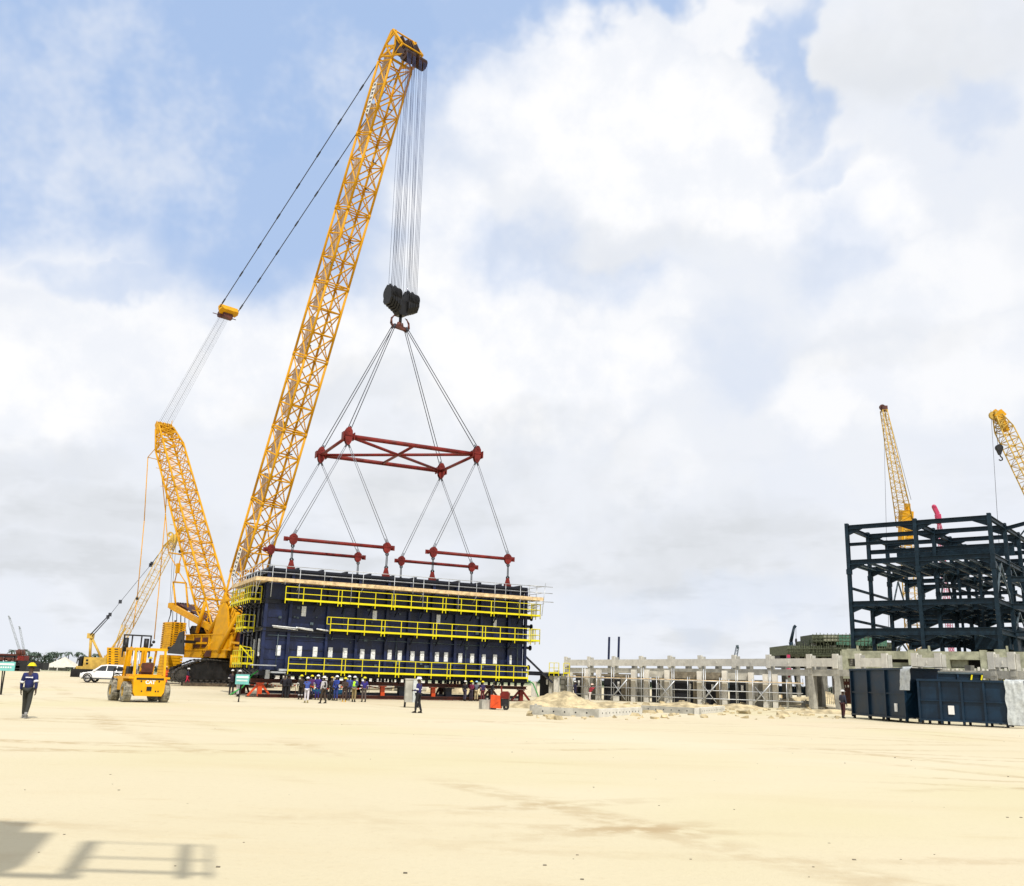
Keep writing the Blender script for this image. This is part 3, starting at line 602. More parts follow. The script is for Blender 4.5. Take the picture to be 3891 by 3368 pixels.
m = MB(); m.tube(eq - pd * .9 + V((0, -.8, 0)), eq - pd * .9 + V((0, .8, 0)), .4, 12); m.tube(eq - pd * 1.0 + V((0, -1.5, 0)), eq - pd * 1.0 + V((0, 1.5, 0)), .05, 5); m.box(eq.x - .5, eq.x + .1, -.6, .6, eq.z - 1.0, eq.z - .4); m.build('equaliser_sheaves', 'rust_steel', eqo)
m = MB()
for q in (-1, 1):
    a = eq + V((0, q * 1.15, 0)); b = top + bu * 1.25 + V((0, q * 1.2, 0)); m.tube(a, b, .055, 6)
    for k in range(8): c_ = a.lerp(b, k / 8 + .02); m.tube(c_, c_ + pd * .7, .1, 6)
m.build('boom_pendants', 'rope', ck)
m = MB()
for k in range(9): m.tube(eq - pd * 1.1 + V((0, -.6 + k * .15, 0)), mt_ + md * .5 + V((0, -.85 + k * .215, 0)), .010 + .012 * (k % 4 == 1), 4)
m.tube(CR.pl(980, 2000, -1.0) + V((0, 0, 0)), CR.pl(890, 2215, -1.0), .02, 4); m.tube(CR.pl(1000, 1860, -1.0), CR.pl(862, 2215, -1.0), .016, 4)
m.build('luffing_ropes', 'rope', ck)
# hanging straps of the mast, with their yokes
m = MB(); hk = lambda x, y, o=-1.2: CR.pl(x, y, o)
for pts, r_ in (([(562, 1738), (548, 1980), (521, 2275), (505, 2390)], .055), ([(603, 1690), (562, 1738), (620, 1752)], .05), ([(600, 1625), (603, 1690), (627, 1930), (640, 2100)], .055), ([(637, 1800), (628, 1960), (608, 2190), (586, 2430)], .055),
                ([(668, 1910), (690, 2108)], .055), ([(640, 2100), (690, 2108)], .09), ([(642, 2105), (668, 2150), (677, 2170), (706, 2215)], .06), ([(690, 2108), (676, 2160), (664, 2210)], .06), ([(658, 2212), (706, 2216)], .1), ([(658, 2212), (668, 2305)], .11), ([(706, 2216), (714, 2308)], .11)):
    m.path([hk(*p) for p in pts], r_, 5)
a = hk(676, 2160); m.cbox(a, (.5, .3, 1.1)); m.build('mast_straps', 'crane_yellow', ck)
m = MB()
for p in ((584, 2440), (575, 2452), (521, 2275), (684, 2096)): m.sph(hk(*p), .18)
for x in (546, 538, 623, 627, 604, 596): pass
m.tube(hk(660, 2030), hk(645, 2300), .02, 4); m.tube(hk(672, 2030), hk(650, 2300), .02, 4)
m.build('strap_ends', 'black', ck)
# upper works
tip = CR.pl(650, 2303, -1.2); end = CR.pl(835, 2405, -1.2)
for y in (-1.2, 1.2):
    m = MB(); m.bar((tip.x, y, tip.z), (end.x, y, end.z), .34, .62); m.cbox((tip.x + .1, y, tip.z + .05), (.9, .42, .55)); m.build('a_frame_arm', 'crane_yellow', ck)
m = MB()
for k in range(5): a = V((tip.x, 0, tip.z)).lerp(V((end.x, 0, end.z)), k / 4.5 + .04); m.tube(a + V((0, -1.2, 0)), a + V((0, 1.2, 0)), .12, 6)
for k in range(5): m.ring((tip.x + .3, -.6 + k * .3, tip.z), (0, 1, 0), .45, .1, .1, 14)
m.bar((tip.x + 1, 0, tip.z + .15), (end.x - 1, 0, end.z + .5), 1.5, .12); m.build('arm_crosstubes', 'rust_steel', ck)
m = MB(); m.ring((tip.x - .25, -1.0, tip.z), (0, 1, 0), .3, .05, .3, 12); m.tube((tip.x - .25, -1.0, tip.z), (tip.x - .3, -1.0, tip.z - .9), .16, 6, .05); m.tube((tip.x - .3, -1.0, tip.z - .9), (tip.x - .4, -1.2, tip.z - 2.1), .05, 5); m.build('auxiliary_hook', 'black', ck)
m = MB()
for k in range(9): a = V((tip.x + .8 + k * .35, -1.3 + (k % 3) * .3, tip.z - .6 - k * .08)); m.path([a, a + V((.2, 0, -1.0)), a + V((.6, .1, -1.9))], .035, 4)
m.build('hoses', 'black', ck)
for p0, p1, o_ in (((780, 2290), (748, 2405), -1.7), ((866, 2275), (795, 2405), -1.7), ((905, 2330), (830, 2480), -2.0)):
    a, b = CR.pl(*p0, o_), CR.pl(*p1, o_)
    for dy in (0, 3.4): m = MB(); m.tube(a + V((0, dy, 0)), b + V((0, dy, 0)), .2, 8); m.build('lift_cylinder', 'crane_yellow', ck)
b0 = CR.pl(697, 2485, -1.8); b1 = CR.pl(697, 2412, -1.8); b2 = CR.pl(875, 2490, -1.8)
sL, sR, zB, zT = b0.x, b2.x, 3.1, b1.z
m = MB(); m.box(sL, sR, -1.75, 1.75, zB + .75, zT - .1); m.box(sL + .3, sL + 4.2, -1.9, 1.9, zB, zB + .72); m.box(sL - .1, sR, -1.95, 1.95, zB + .72, zB + .84); m.box(sL - .1, sR - 1.5, -1.9, 1.9, zT - .1, zT)
for x in (sL + .2, sL + 1.9, sL + 3.6, sL + 5.3): m.box(x, x + .12, -1.86, 1.86, zB + .84, zT - .1)
m.box(sL + 2.0, sL + 5, -2.1, -1.8, zB + 1.35, zB + 1.55); m.build('slewing_platform', 'crane_yellow', ck)
m = MB()
for x, w_ in ((sL + 2.1, 1.3), (sL + 3.9, 1.1)): m.box(x, x + w_, -1.83, -1.74, zB + 1.0, zT - .35)
m.box(sL + 5.0, sL + 6.2, -2.0, -1.8, zB + .1, zB + .7); m.build('platform_recesses', 'rust_steel', ck)
for y in (-1.75, 1.75):                                       # tall foot brackets
    m = MB(); m.prism([(-1.9, zB), (1.2, zB), (1.6, 5.2), (.6, 8.2), (-.2, 9.6), (-.9, 8.2), (-1.6, 6.0)], (sR - 2.2, y - .12, 0), (1, 0, 0), (0, 0, 1), (0, 1, 0), 0, .24); m.build('boom_foot_bracket', 'crane_yellow', ck)
m = MB(); lattice(m, (sR - 1.0, 0, 4.2), (sR + 1.2, 0, 9.5), (0, 1, 0), (1, 0, 0), 3.4, 1.8, 3.0, 1.4, 3, .13, .09); m.bar((sR - 3, -1.8, 8.6), (sR + 2.2, -1.8, 9.2), .2); m.bar((sR - 3.5, 1.8, 6.6), (sR + 2.6, 1.8, 8.0), .2); m.bar((sR + .2, -1.9, 6.0), (sR + 3.4, -1.9, 5.2), .16); m.bar((sR + .2, -1.9, 4.6), (sR + 3.4, -1.9, 4.4), .2); m.build('foot_frame', 'crane_yellow', ck)
m = MB(); m.box(sR - .4, sR + 3.2, -1.4, 1.4, 4.3, 8.0); m.build('engine_house', 'rust_steel', ck)
m = MB(); m.box(sR + .1, sR + 4.0, -1.6, 1.6, 2.9, 4.2)
for k in range(5): m.tube((sR + .4 + k * .7, -1.75, 2.2), (sR + .4 + k * .7, -1.75, 3.4), .22, 8)
m.build('front_platform', 'crane_yellow', ck)
m = MB(); m.box(sL + 1.4, sL + 4.6, .2, 1.6, zT, zT + 1.1); m.tube((sL + 4.9, -.4, zT + .4), (sL + 4.9, 1.2, zT + .4), .5, 12); m.build('engine_cover', 'rust_steel', ck)
m = MB(); m.tube((sL + .5, -1.4, zT + .45), (sL + .5, 1.4, zT + .45), .5, 12); m.tube((sL + 1.5, -1.4, zT + .4), (sL + 1.5, 1.4, zT + .4), .4, 12); m.build('winch_drum', 'black_metal', ck)
m = MB(); ff = [CR.pl(x, y, -3.6) for x, y in ((697, 2398), (697, 2488), (636, 2483), (640, 2466), (664, 2446), (681, 2404))]; m.prism([(p.x, p.z) for p in ff], (0, -3.6, 0), (1, 0, 0), (0, 0, 1), (0, 1, 0), 0, .12); m.box(ff[0].x - .4, ff[0].x, -3.6, -1.6, ff[0].z - 1.2, ff[0].z - .9); m.build('rear_fairing', 'black', ck)
# ladder
m = MB(); a, b = CR.pl(800, 2440, -2.2), CR.pl(765, 2495, -2.6)
for q in (-.2, .2): m.tube(a + V((q, 0, 0)), b + V((q, 0, 0)), .04, 5)
for k in range(8): c_ = a.lerp(b, k / 7); m.tube(c_ + V((-.2, 0, 0)), c_ + V((.2, 0, 0)), .03, 5)
m.build('ladder', 'crane_yellow', ck)
# counterweight stacks, each slab with lifting notches
cc = CR.pl(642, 2475, -3.4)
for q in (-1, 1):
    y0 = -3.4 if q < 0 else 1.8; m = MB(); zt = CR.pl(642, 2364, -3.4).z; n = 13; hz_ = (zt - cc.z) / n
    for k in range(n): z = cc.z + k * hz_; m.box(cc.x - 2.2, cc.x, y0, y0 + 1.6, z, z + hz_ - .035); m.box(cc.x - 2.1, cc.x - .08, y0 + .08, y0 + 1.5, z + hz_ - .035, z + hz_)
    for k in range(8): z = .9 + k * .3; m.box(cc.x - 2.4 + .03 * k, cc.x - .2 + .03 * k, y0 + .05, y0 + 1.6, z, z + .265); m.box(cc.x - 2.3, cc.x - .3, y0 + .15, y0 + 1.5, z + .265, z + .3)
    s_ = m.build('counterweight_stack', 'counter_yellow', ck)
    m = MB()
    for k in range(n):
        z = cc.z + k * hz_ + hz_ * .35
        m.box(cc.x - .28, cc.x + .02, y0 + .02, y0 + .18, z, z + hz_ * .35); m.box(cc.x - .02, cc.x + .03, y0 + .35, y0 + .75, z, z + hz_ * .3); m.box(cc.x - .02, cc.x + .03, y0 + .95, y0 + 1.2, z, z + hz_ * .3); m.box(cc.x - 2.1, cc.x - 1.7, y0 - .02, y0 + .06, z, z + hz_ * .3)
    m.box(cc.x - .4, cc.x - .2, y0 + .4, y0 + .5, zt, zt + .2); m.build('lifting_notches', 'black', s_)
# carbody and crawler tracks, turned on the ground relative to the upper works
tr = R(25) - CR.a; te = V((math.cos(tr), math.sin(tr), 0)); tn = V((-math.sin(tr), math.cos(tr), 0)); c0 = V((-1.2, 0, 0)); g0 = gz(100)
m = MB(); m.tube((-1.2, 0, 2.6), (-1.2, 0, 3.1), 1.9, 20); m.tube((-1.2, 0, 1.3), (-1.2, 0, 2.6), 1.5, 16); m.bar(c0 + tn * -3 + V((0, 0, 1.7)), c0 + tn * 3 + V((0, 0, 1.7)), 2.0, 1.0); m.build('carbody', 'black_metal', ck)
for q in (-1, 1):
    cen = c0 + tn * 3.3 * q; H0 = g0 + .32
    prof = [(-4.9, .75), (-4.75, .2), (-4.3, .02), (4.3, .02), (4.9, .3), (5.0, .9), (4.6, 1.45), (3.2, 1.9), (-1.9, 2.25), (-2.4, 2.2), (-4.5, 1.25)]
    m = MB(); m.prism([(a * .95, .12 + b * .88) for a, b in prof], cen + V((0, 0, H0)), te, (0, 0, 1), tn, -.42, .42)
    m.prism([(-3.4, .3), (3.6, .3), (3.6, 1.2), (-3.0, 1.2)], cen + V((0, 0, H0)), te, (0, 0, 1), tn, -.52, .52); tk = m.build('track_frame', 'black_metal', ck)
    m = MB(); nP = len(prof)
    for i in range(nP):
        a, b = V(prof[i] + (0,)), V(prof[(i + 1) % nP] + (0,)); ln = (b - a).length; n = max(1, int(ln / .3))
        for k in range(n):
            p = a.lerp(b, (k + .08) / n); r_ = a.lerp(b, (k + .9) / n); P = cen + te * p.x + V((0, 0, H0 + p.y)); Q = cen + te * r_.x + V((0, 0, H0 + r_.y)); m.bar(P, Q, 1.25, .11, tn.cross(Q - P)); m.bar(P.lerp(Q, .3), P.lerp(Q, .7), .5, .2, tn.cross(Q - P))
    m.build('track_shoes', 'track', tk)
    m = MB(); pc = cen + te * -4.15 + V((0, 0, H0 + .72))
    m.tube(pc - tn * .5, pc + tn * .5, .62, 20); m.tube(pc - tn * .56, pc + tn * .56, .45, 20)
    for k in range(14): P = cen + te * (-3.3 + k * .55) + V((0, 0, H0 + .3)); m.tube(P - tn * .48, P + tn * .48, .2, 8)
    m.build('idler_wheel', 'track', tk)
for k in range(2):
    P = CR.W(c0 + tn * -3.3 + te * (-1.8 + k * 4.6)); o = MB().box(-2.1, 2.1, -.9, .9, 0, .32).build('ground_mat', 'mat_wood'); o.location = (P.x, P.y, g0 - .03); o.rotation_euler = (0, 0, R(25)); tag(o, ('dark timber mat under the left half of the near crawler track', 'dark timber mat under the near crawler track beside the module')[k], 'timber mat', 'timber mats under the crawler crane')

# ------------------------------------------------------------------ people
dg_ = None
def skin(nodes, edges, sub=1):
    me = bpy.data.meshes.new('tmp'); me.from_pydata([n[0] for n in nodes], edges, []); o = bpy.data.objects.new('tmp', me); col.objects.link(o)
    sm = o.modifiers.new('s', 'SKIN'); sm.use_smooth_shade = True; me.skin_vertices.new(name='sk') if not me.skin_vertices else None
    for i, n in enumerate(nodes): me.skin_vertices[0].data[i].radius = (n[1], n[2] if len(n) > 2 else n[1])
    me.skin_vertices[0].data[0].use_root = True
    ss = o.modifiers.new('u', 'SUBSURF'); ss.levels = sub
    bpy.context.view_layer.update(); r = bpy.data.meshes.new_from_object(o.evaluated_get(bpy.context.evaluated_depsgraph_get())); bpy.data.objects.remove(o); bpy.data.meshes.remove(me)
    m = MB(); m.add([v.co.copy() for v in r.vertices], [tuple(p.vertices) for p in r.polygons], True); bpy.data.meshes.remove(r); return m
CLO = {}
def cloth(c):
    k = 'cloth_%02x%02x%02x' % tuple(int(min(1, a) * 255) for a in c)
    if k not in M_: mk(k, c, .8, var=.15, scale=4)
    return k
ARM = {'down': ((.24, -.01, 1.14), (.25, .06, .90)), 'walkf': ((.24, .07, 1.15), (.25, .24, .96)), 'walkb': ((.25, -.12, 1.16), (.27, -.12, .92)), 'bent': ((.24, -.02, 1.15), (.12, .24, 1.12)), 'hips': ((.33, -.04, 1.18), (.17, .04, 1.0)),
       'reach': ((.24, .16, 1.24), (.26, .40, 1.16)), 'up': ((.27, .12, 1.3), (.20, .22, 1.52)), 'fold': ((.24, .06, 1.18), (.02, .22, 1.18)), 'side': ((.34, .02, 1.22), (.5, .12, 1.08))}
def person(label, px, py, top, rz, hat, shirt, trouser, arms=('down', 'down'), stride=.0, lean=0., vest=None, bands=False, boots=(.02, .018, .015), sleeve=None, shortsleeve=False, detail=False, group=None, wcol=None, hgt=None, pos=None, sit=False):
    P = G(px, py) if pos is None else V(pos); q_ = BX.L(P)
    if pos is None and -1 < q_.x < L + 1 and -1.3 < q_.y < 12: P = BX.W(BX.pl(px, 2600, -1.3)); P.z = gz(P.y)
    dc = (P - V((0, 0, CH))).dot(fw); H_ = hgt or min(1.92, max(1.6, (py - top) * dc / FP * 1.0)); k = H_ / 1.81
    t = thing('person', label, 'person', P, rz, group); 
    S = lambda p: V((p[0] * k, (p[1] + lean * max(0, p[2] - .95)) * k, p[2] * k))
    st = stride
    hipz, pel = .93, V((0, 0, .97))
    legs = {}
    for q, f in ((-1, st), (1, -st)):
        kn = V((q * .10, f * .42 + .03, .52)); an = V((q * .105, f * .85 - (.05 if f < 0 else 0), .09 + (.03 if f < -.1 else 0)))
        if sit: kn = V((q * .13, .42, .90)); an = V((q * .13, .46, .46))
        legs[q] = (V((q * .09, 0, hipz)), kn, an, an + V((q * .02, .13, -.05)))
    A = {}
    for q, a in ((-1, arms[0]), (1, arms[1])):
        e_, w_ = ARM[a]; A[q] = (V((q * .185, -.01, 1.42)), V((q * e_[0], e_[1], e_[2])), V((q * w_[0], w_[1], w_[2])))
    N = []; E = []
    def ch(start, pts):
        prev = start
        for p, *r in pts: N.append((tuple(S(p)),) + tuple(x * k for x in r)); E.append((prev, len(N) - 1)) if prev is not None else None; prev = len(N) - 1
        return prev
    ch(None, [(pel, .135, .10)]); sp = ch(0, [(V((0, 0, 1.12)), .125, .09)]); cst = ch(sp, [(V((0, 0, 1.36)), .15, .10)]); nk = ch(cst, [(V((0, 0, 1.48)), .068), (V((0, .005, 1.54)), .062), (V((0, .015, 1.62)), .085, .10), (V((0, .01, 1.70)), .08, .095)])
    for q in (-1, 1):
        a = A[q]; d_ = (a[2] - a[1]).normalized(); ch(cst, [(a[0], .06), (a[1], .045), (a[2], .03), (a[2] + d_ * .06, .036, .02), (a[2] + d_ * .10, .036, .016)]); l = legs[q]; ch(0, [(l[0], .09), (l[1], .062), (l[2], .042), (l[3], .035)])
    m = skin(N, E)
    for q in (-1, 1):                                        # fingers, thumb, ear
        a = A[q]; d_ = (a[2] - a[1]).normalized(); c_ = a[2] + d_ * .10; sd = V((0, 1, 0)) if abs(d_.y) < .7 else V((0, 0, 1)); inn = V((-q, 0, 0))
        for j, ln in enumerate((.065, .078, .072, .055)):
            b0 = c_ + sd * (.024 - j * .016); b1 = b0 + d_ * ln * .55 + inn * .008; b2 = b1 + d_ * ln * .35 + inn * .025; m.tube(S(b0), S(b1), .0095 * k, 5, .009 * k); m.tube(S(b1), S(b2), .009 * k, 5, .007 * k)
        b0 = a[2] + d_ * .04 + sd * .03; m.tube(S(b0), S(b0 + d_ * .04 + sd * .03), .011 * k, 5, .009 * k); m.tube(S(b0 + d_ * .04 + sd * .03), S(b0 + d_ * .07 + sd * .03), .009 * k, 5, .007 * k)
        m.sph(S((q * .088, 0, 1.63)), .025 * k, 6, 5, (.5, .8, 1.3))
    m.sph(S((0, .115, 1.625)), .02 * k, 6, 5, (.8, 1, 1.5)); m.sph(S((0, .10, 1.58)), .02 * k, 6, 5, (1.6, .5, .5))
    m.build('body', 'skin', t)
    if detail or 2 < abs(rz) < 4.3: m = MB(); [m.sph(S((q * .034, .103, 1.655)), .012 * k, 6, 5) for q in (-1, 1)]; m.build('eyes', 'white', t)
    N = []; E = []                                           # shirt or coverall top
    ch(None, [(V((0, 0, .86)), .17, .13)]); a1 = ch(0, [(V((0, 0, 1.12)), .155, .115)]); c1_ = ch(a1, [(V((0, 0, 1.37)), .175, .118)]); ch(c1_, [(V((0, 0, 1.48)), .08)])
    for q in (-1, 1):
        a = A[q]; pts = [(a[0], .078), (a[0].lerp(a[1], .55), .066)] if shortsleeve else [(a[0], .078), (a[1], .062), (a[1].lerp(a[2], .9), .05)]
        ch(c1_, pts)
    skin(N, E).build('shirt', cloth(shirt), t)
    N = []; E = []
    ch(None, [(V((0, 0, .99)), .15, .115)])
    for q in (-1, 1): l = legs[q]; ch(0, [(l[0], .108, .10), (l[1], .078), (l[2] + V((0, 0, .02)), .06)])
    skin(N, E).build('trousers', cloth(trouser), t)
    for q in (-1, 1):
        l = legs[q]; m = MB(); c_ = S(l[2]); m.tube(c_ + V((0, 0, .10)), c_ + V((0, 0, -.04)), .05 * k, 8); m.sph(c_ + V((0, .06 * k, -.045)), .07 * k, 8, 6, (.72, 1.75, .62)); m.cbox(c_ + V((0, .06 * k, -.08 * k)), (.09 * k, .26 * k, .02)); m.build('boot', cloth(boots), t)
    m = MB(); hc = S((0, .005, 1.70)); m.sph(hc, .128 * k, 12, 8, (1, 1.12, .95), 0); m.tube(hc, hc + V((0, 0, .018)), .148 * k, 14); m.cbox(hc + V((0, .13 * k, .008)), (.17 * k, .12 * k, .016)); m.bar(hc + V((0, -.11, .085)), hc + V((0, .11, .085)), .03, .075); m.build('hard_hat', cloth(hat), t)
    if sleeve:
        for q in (-1, 1): a = A[q]; m = MB(); p = S(a[0].lerp(a[1], .75)); d_ = (S(a[1]) - S(a[0])).normalized(); m.tube(p, p + d_ * .07, .082 * k, 8); m.build('sleeve_band', cloth(sleeve), t)
    if vest:
        N = []; E = []; ch(None, [(V((0, 0, 1.0)), .178, .135)]); a1 = ch(0, [(V((0, 0, 1.15)), .17, .13)]); ch(a1, [(V((0, 0, 1.38)), .19, .132), (V((0, 0, 1.46)), .12, .10)]); skin(N, E).build('vest', cloth(vest), t)
    if bands:
        for q in (-1, 1): l = legs[q]; m = MB(); p = S(l[1].lerp(l[2], .35)); m.tube(p, p + V((0, 0, -.06)), .08 * k, 8); m.build('reflective_band', cloth((.6, .6, .62)), t)
    if wcol: m = MB(); p = S((0, -.148, 1.33)); m.cbox(p, (.2 * k, .012, .03)); m.cbox(p + V((.115 * k, 0, 0)), (.03, .012, .05)); m.build('back_lettering', cloth(wcol), t)
    return t
NAVY, WHT, YEL, BLK, BLU = (.012, .018, .10), (.75, .75, .75), (.85, .70, .01), (.012, .012, .016), (.03, .06, .28)
GA, GB = 'workers gathered below the module', 'workers at the right end of the module'
pp = [
 ('worker with yellow helmet and navy jacket walking away across the sand', 92, 2731, 2524, R(8), YEL, NAVY, (.035, .037, .033), ('down', 'walkb'), .22, .0, dict(sleeve=WHT, wcol=WHT, detail=True, boots=(.25, .25, .25))),
 ('worker in navy shirt standing beside the grey cabinet in front of the module', 1587, 2710, 2577, R(70), WHT, (.02, .02, .13), BLK, ('bent', 'down'), .1, .0, dict(sleeve=WHT, detail=True)),
 ('worker with blue shirt and white trousers standing nearest to us in the crowd', 1163, 2672, 2575, R(5), WHT, (.05, .09, .36), (.62, .60, .66), ('down', 'reach'), .08, .0, dict(shortsleeve=True, boots=(.3, .25, .1), group=GA)),
 ('worker in black coverall with reflective bands, leftmost of the crowd below the module', 1140, 2659, 2567, R(20), YEL, (.02, .015, .012), (.02, .015, .012), ('down', 'bent'), .05, .0, dict(sleeve=(.6, .6, .6), bands=True, group=GA)),
 ('worker with yellow helmet and purple shirt behind the man in white trousers', 1180, 2656, 2568, R(200), YEL, (.10, .02, .12), (.03, .03, .08), ('bent', 'down'), .0, .0, dict(group=GA)),
 ('worker with white helmet and violet blue coverall in the middle of the left crowd', 1203, 2660, 2567, R(190), WHT, (.035, .02, .20), (.03, .02, .16), ('hips', 'bent'), .05, .0, dict(sleeve=(.6, .6, .7), group=GA)),
 ('worker with white helmet and black waistcoat over a white shirt, seen from the side', 1226, 2674, 2573, R(60), WHT, (.5, .48, .5), (.05, .035, .025), ('down', 'down'), .14, .0, dict(vest=(.02, .018, .02), group=GA)),
 ('worker in dark clothes standing left of the blue wheelbarrow carrier', 1257, 2662, 2574, R(30), (.55, .38, .06), (.02, .015, .015), (.02, .018, .018), ('down', 'bent'), .06, .0, dict(group=GA)),
 ('worker with white helmet and bright blue coverall behind the right blue wheelbarrow', 1275, 2663, 2570, R(160), WHT, (.02, .05, .30), (.02, .04, .2), ('reach', 'down'), .0, .0, dict(group=GA)),
 ('worker in brown clothes and yellow boots holding something at the waist', 1307, 2668, 2577, R(185), YEL, (.05, .03, .025), (.06, .035, .03), ('fold', 'fold'), .0, .0, dict(boots=(.75, .42, .03), group=GA)),
 ('worker with white helmet and blue top half hidden behind the brown clothed one', 1322, 2662, 2570, R(170), WHT, (.04, .07, .3), (.03, .025, .04), ('down', 'down'), .05, .0, dict(sleeve=WHT, group=GA)),
 ('worker in yellow green high visibility vest and khaki trousers', 1343, 2668, 2572, R(-10), WHT, (.04, .06, .2), (.26, .20, .09), ('down', 'bent'), .04, .0, dict(vest=(.45, .85, .03), group=GA)),
 ('worker with yellow helmet and violet jacket, rightmost of the crowd below the module', 1381, 2668, 2575, R(25), YEL, (.03, .02, .20), (.10, .08, .075), ('bent', 'down'), .06, .0, dict(sleeve=(.5, .5, .6), group=GA)),
 ('dark clothed figure in the shade under the left part of the module', 1082, 2645, 2556, R(10), (.02, .02, .03), (.012, .012, .02), (.012, .012, .018), ('hips', 'down'), .03, .0, {}),
 ('second dark clothed figure just right of the one under the left part of the module', 1096, 2646, 2558, R(-20), (.02, .02, .03), (.012, .012, .02), (.012, .012, .018), ('down', 'down'), .06, .0, {}),
 ('worker with white helmet in dark jacket, left one of the right group', 1768, 2660, 2586, R(-30), WHT, (.015, .013, .02), (.05, .045, .08), ('down', 'bent'), .05, .0, dict(group=GB)),
 ('worker in maroon top with orange waist in the right group', 1792, 2658, 2585, R(150), YEL, (.18, .02, .06), (.04, .03, .05), ('bent', 'bent'), .0, .0, dict(vest=None, group=GB)),
 ('worker with blue head covering, grey vest and khaki trousers in the right group', 1811, 2664, 2589, R(0), (.35, .60, .80), (.10, .11, .15), (.42, .34, .20), ('bent', 'bent'), .03, .0, dict(shortsleeve=True, group=GB)),
 ('worker with yellow helmet in navy and red, right one of the right group', 1835, 2660, 2586, R(35), YEL, (.03, .02, .09), (.12, .02, .03), ('down', 'down'), .05, .0, dict(sleeve=(.5, .3, .3), group=GB)),
 ('worker in black bending under the module right of the right group', 1868, 2654, 2594, R(-70), BLK, BLK, (.02, .02, .03), ('reach', 'down'), .1, .3, {}),
 ('worker with white helmet and dark clothes left of the teal signboard', 877, 2641, 2543, R(20), WHT, (.02, .015, .03), (.02, .018, .02), ('bent', 'up'), .06, .0, dict(sleeve=WHT)),
 ('worker with white helmet and pale trousers standing behind the teal signboard', 903, 2648, 2546, R(-10), WHT, (.3, .4, .38), (.5, .5, .52), ('bent', 'bent'), .12, .0, {}),
 ('worker in navy top and red trousers walking beside the crawler track', 710, 2605, 2541, R(-80), WHT, (.02, .02, .05), (.5, .02, .06), ('down', 'walkf'), .24, .0, {}),
 ('worker in orange coverall standing behind the forklift', 627, 2601, 2534, R(60), (.7, .4, .2), (.75, .13, .03), (.75, .11, .03), ('down', 'bent'), .05, .0, dict(sleeve=(.7, .6, .3))),
 ('worker with white helmet in navy at the left of the low concrete building', 2184, 2655, 2601, R(-60), WHT, (.02, .02, .06), (.02, .02, .06), ('bent', 'down'), .04, .0, {}),
 ('worker in red shirt and pale trousers bending near the sand heap', 2240, 2672, 2614, R(-70), (.8, .6, .5), (.4, .03, .05), (.62, .56, .52), ('reach', 'up'), .16, .35, {}),
 ('worker with white helmet in navy coverall standing in a dark doorway', 2311, 2654, 2602, R(60), WHT, (.02, .02, .06), (.02, .02, .06), ('bent', 'down'), .04, .0, {}),
 ('worker with white helmet in dark clothes leaning on the left end of the blue box', 3205, 2731, 2625, R(-60), WHT, (.03, .035, .06), (.05, .012, .015), ('bent', 'down'), .05, .05, dict(vest=(.02, .02, .03))),
]
for p in pp: person(p[0], p[1], p[2], p[3], p[4], p[5], p[6], p[7], arms=p[8], stride=p[9], lean=p[10], **p[11])

# ------------------------------------------------------------------ forklift
FK = G(548, 2669); fk = thing('forklift', 'large yellow forklift truck seen from behind with its mast raised in front', 'forklift', FK, R(35))
def wheel(par, c, r, w_, mt='tyre', rim='rim', n=24, nm='wheel'):
    m = MB(); m.ring(c, (1, 0, 0), r, r * .55, w_, n, .07)
    for k in range(n): an = 2 * math.pi * k / n; d = V((0, math.cos(an), math.sin(an))); m.bar(V(c) + d * (r - .01) - V((w_ * .45, 0, 0)), V(c) + d * (r - .01) + V((w_ * .45, 0, 0)), .05, .035, d)
    wh = m.build(nm, mt, par); m = MB(); q = -1 if c[0] < 0 else 1
    m.ring(c, (1, 0, 0), r * .56, r * .42, w_ * .8, n, .02); m.tube(V(c) - V((w_ * .25, 0, 0)), V(c) + V((w_ * .25, 0, 0)), r * .45, 16); m.tube(V(c), V(c) + V((q * w_ * .42, 0, 0)), r * .16, 10)
    for k in range(8): an = 2 * math.pi * k / 8; d = V((0, math.cos(an), math.sin(an))) * r * .3; m.tube(V(c) + d, V(c) + d + V((q * w_ * .3, 0, 0)), .03, 6)
    m.build('rim', rim, wh); return wh
for x in (-1.02, 1.02): wheel(fk, (x, .05, .54), .54, .42)
for x in (-1.08, 1.08): wheel(fk, (x, 2.35, .58), .58, .5)
m = MB(); m.prism([(-.70, .34), (.70, .34), (.82, .55), (.86, 1.2), (.80, 1.38), (-.80, 1.38), (-.86, 1.2), (-.82, .55)], (0, -.62, 0), (1, 0, 0), (0, 0, 1), (0, 1, 0), 0, .42); m.box(-.8, .8, -.2, .1, .6, 1.38); m.build('counterweight', 'fork_yellow', fk)
m = MB(); m.box(-.72, .74, -.64, -.58, 1.20, 1.30); m.box(-.13, .13, -.65, -.6, .62, .84)
for x in (-.45, .5): m.tube((x, -.64, 1.12), (x, -.6, 1.12), .045, 10)
for x in (-.38, .36, .5): m.tube((x, -.64, .6), (x, -.6, .6), .04, 8)
m.build('counterweight_slots', 'black', fk)
text('CAT', .26, .006, 'brand_lettering', 'white', fk, (.03, -.634, 1.07), (R(90), 0, 0), .012)
m = MB(); m.box(-.55, .55, .1, 2.8, .42, .95); m.box(-1.0, 1.0, .75, 2.0, .5, .85); m.build('chassis', 'black_metal', fk)
for q in (-1, 1):
    m = MB(); m.prism([(-.55, 1.25), (.65, 1.25), (.72, .85), (1.05, .62), (1.75, .62), (1.8, 1.2), (2.95, 1.25), (2.95, 1.33), (1.9, 1.36), (-.55, 1.36)], (q * .82 - .03, 0, 0), (0, 1, 0), (0, 0, 1), (1, 0, 0), -.26, .3); m.build('side_fender', 'fork_yellow', fk)
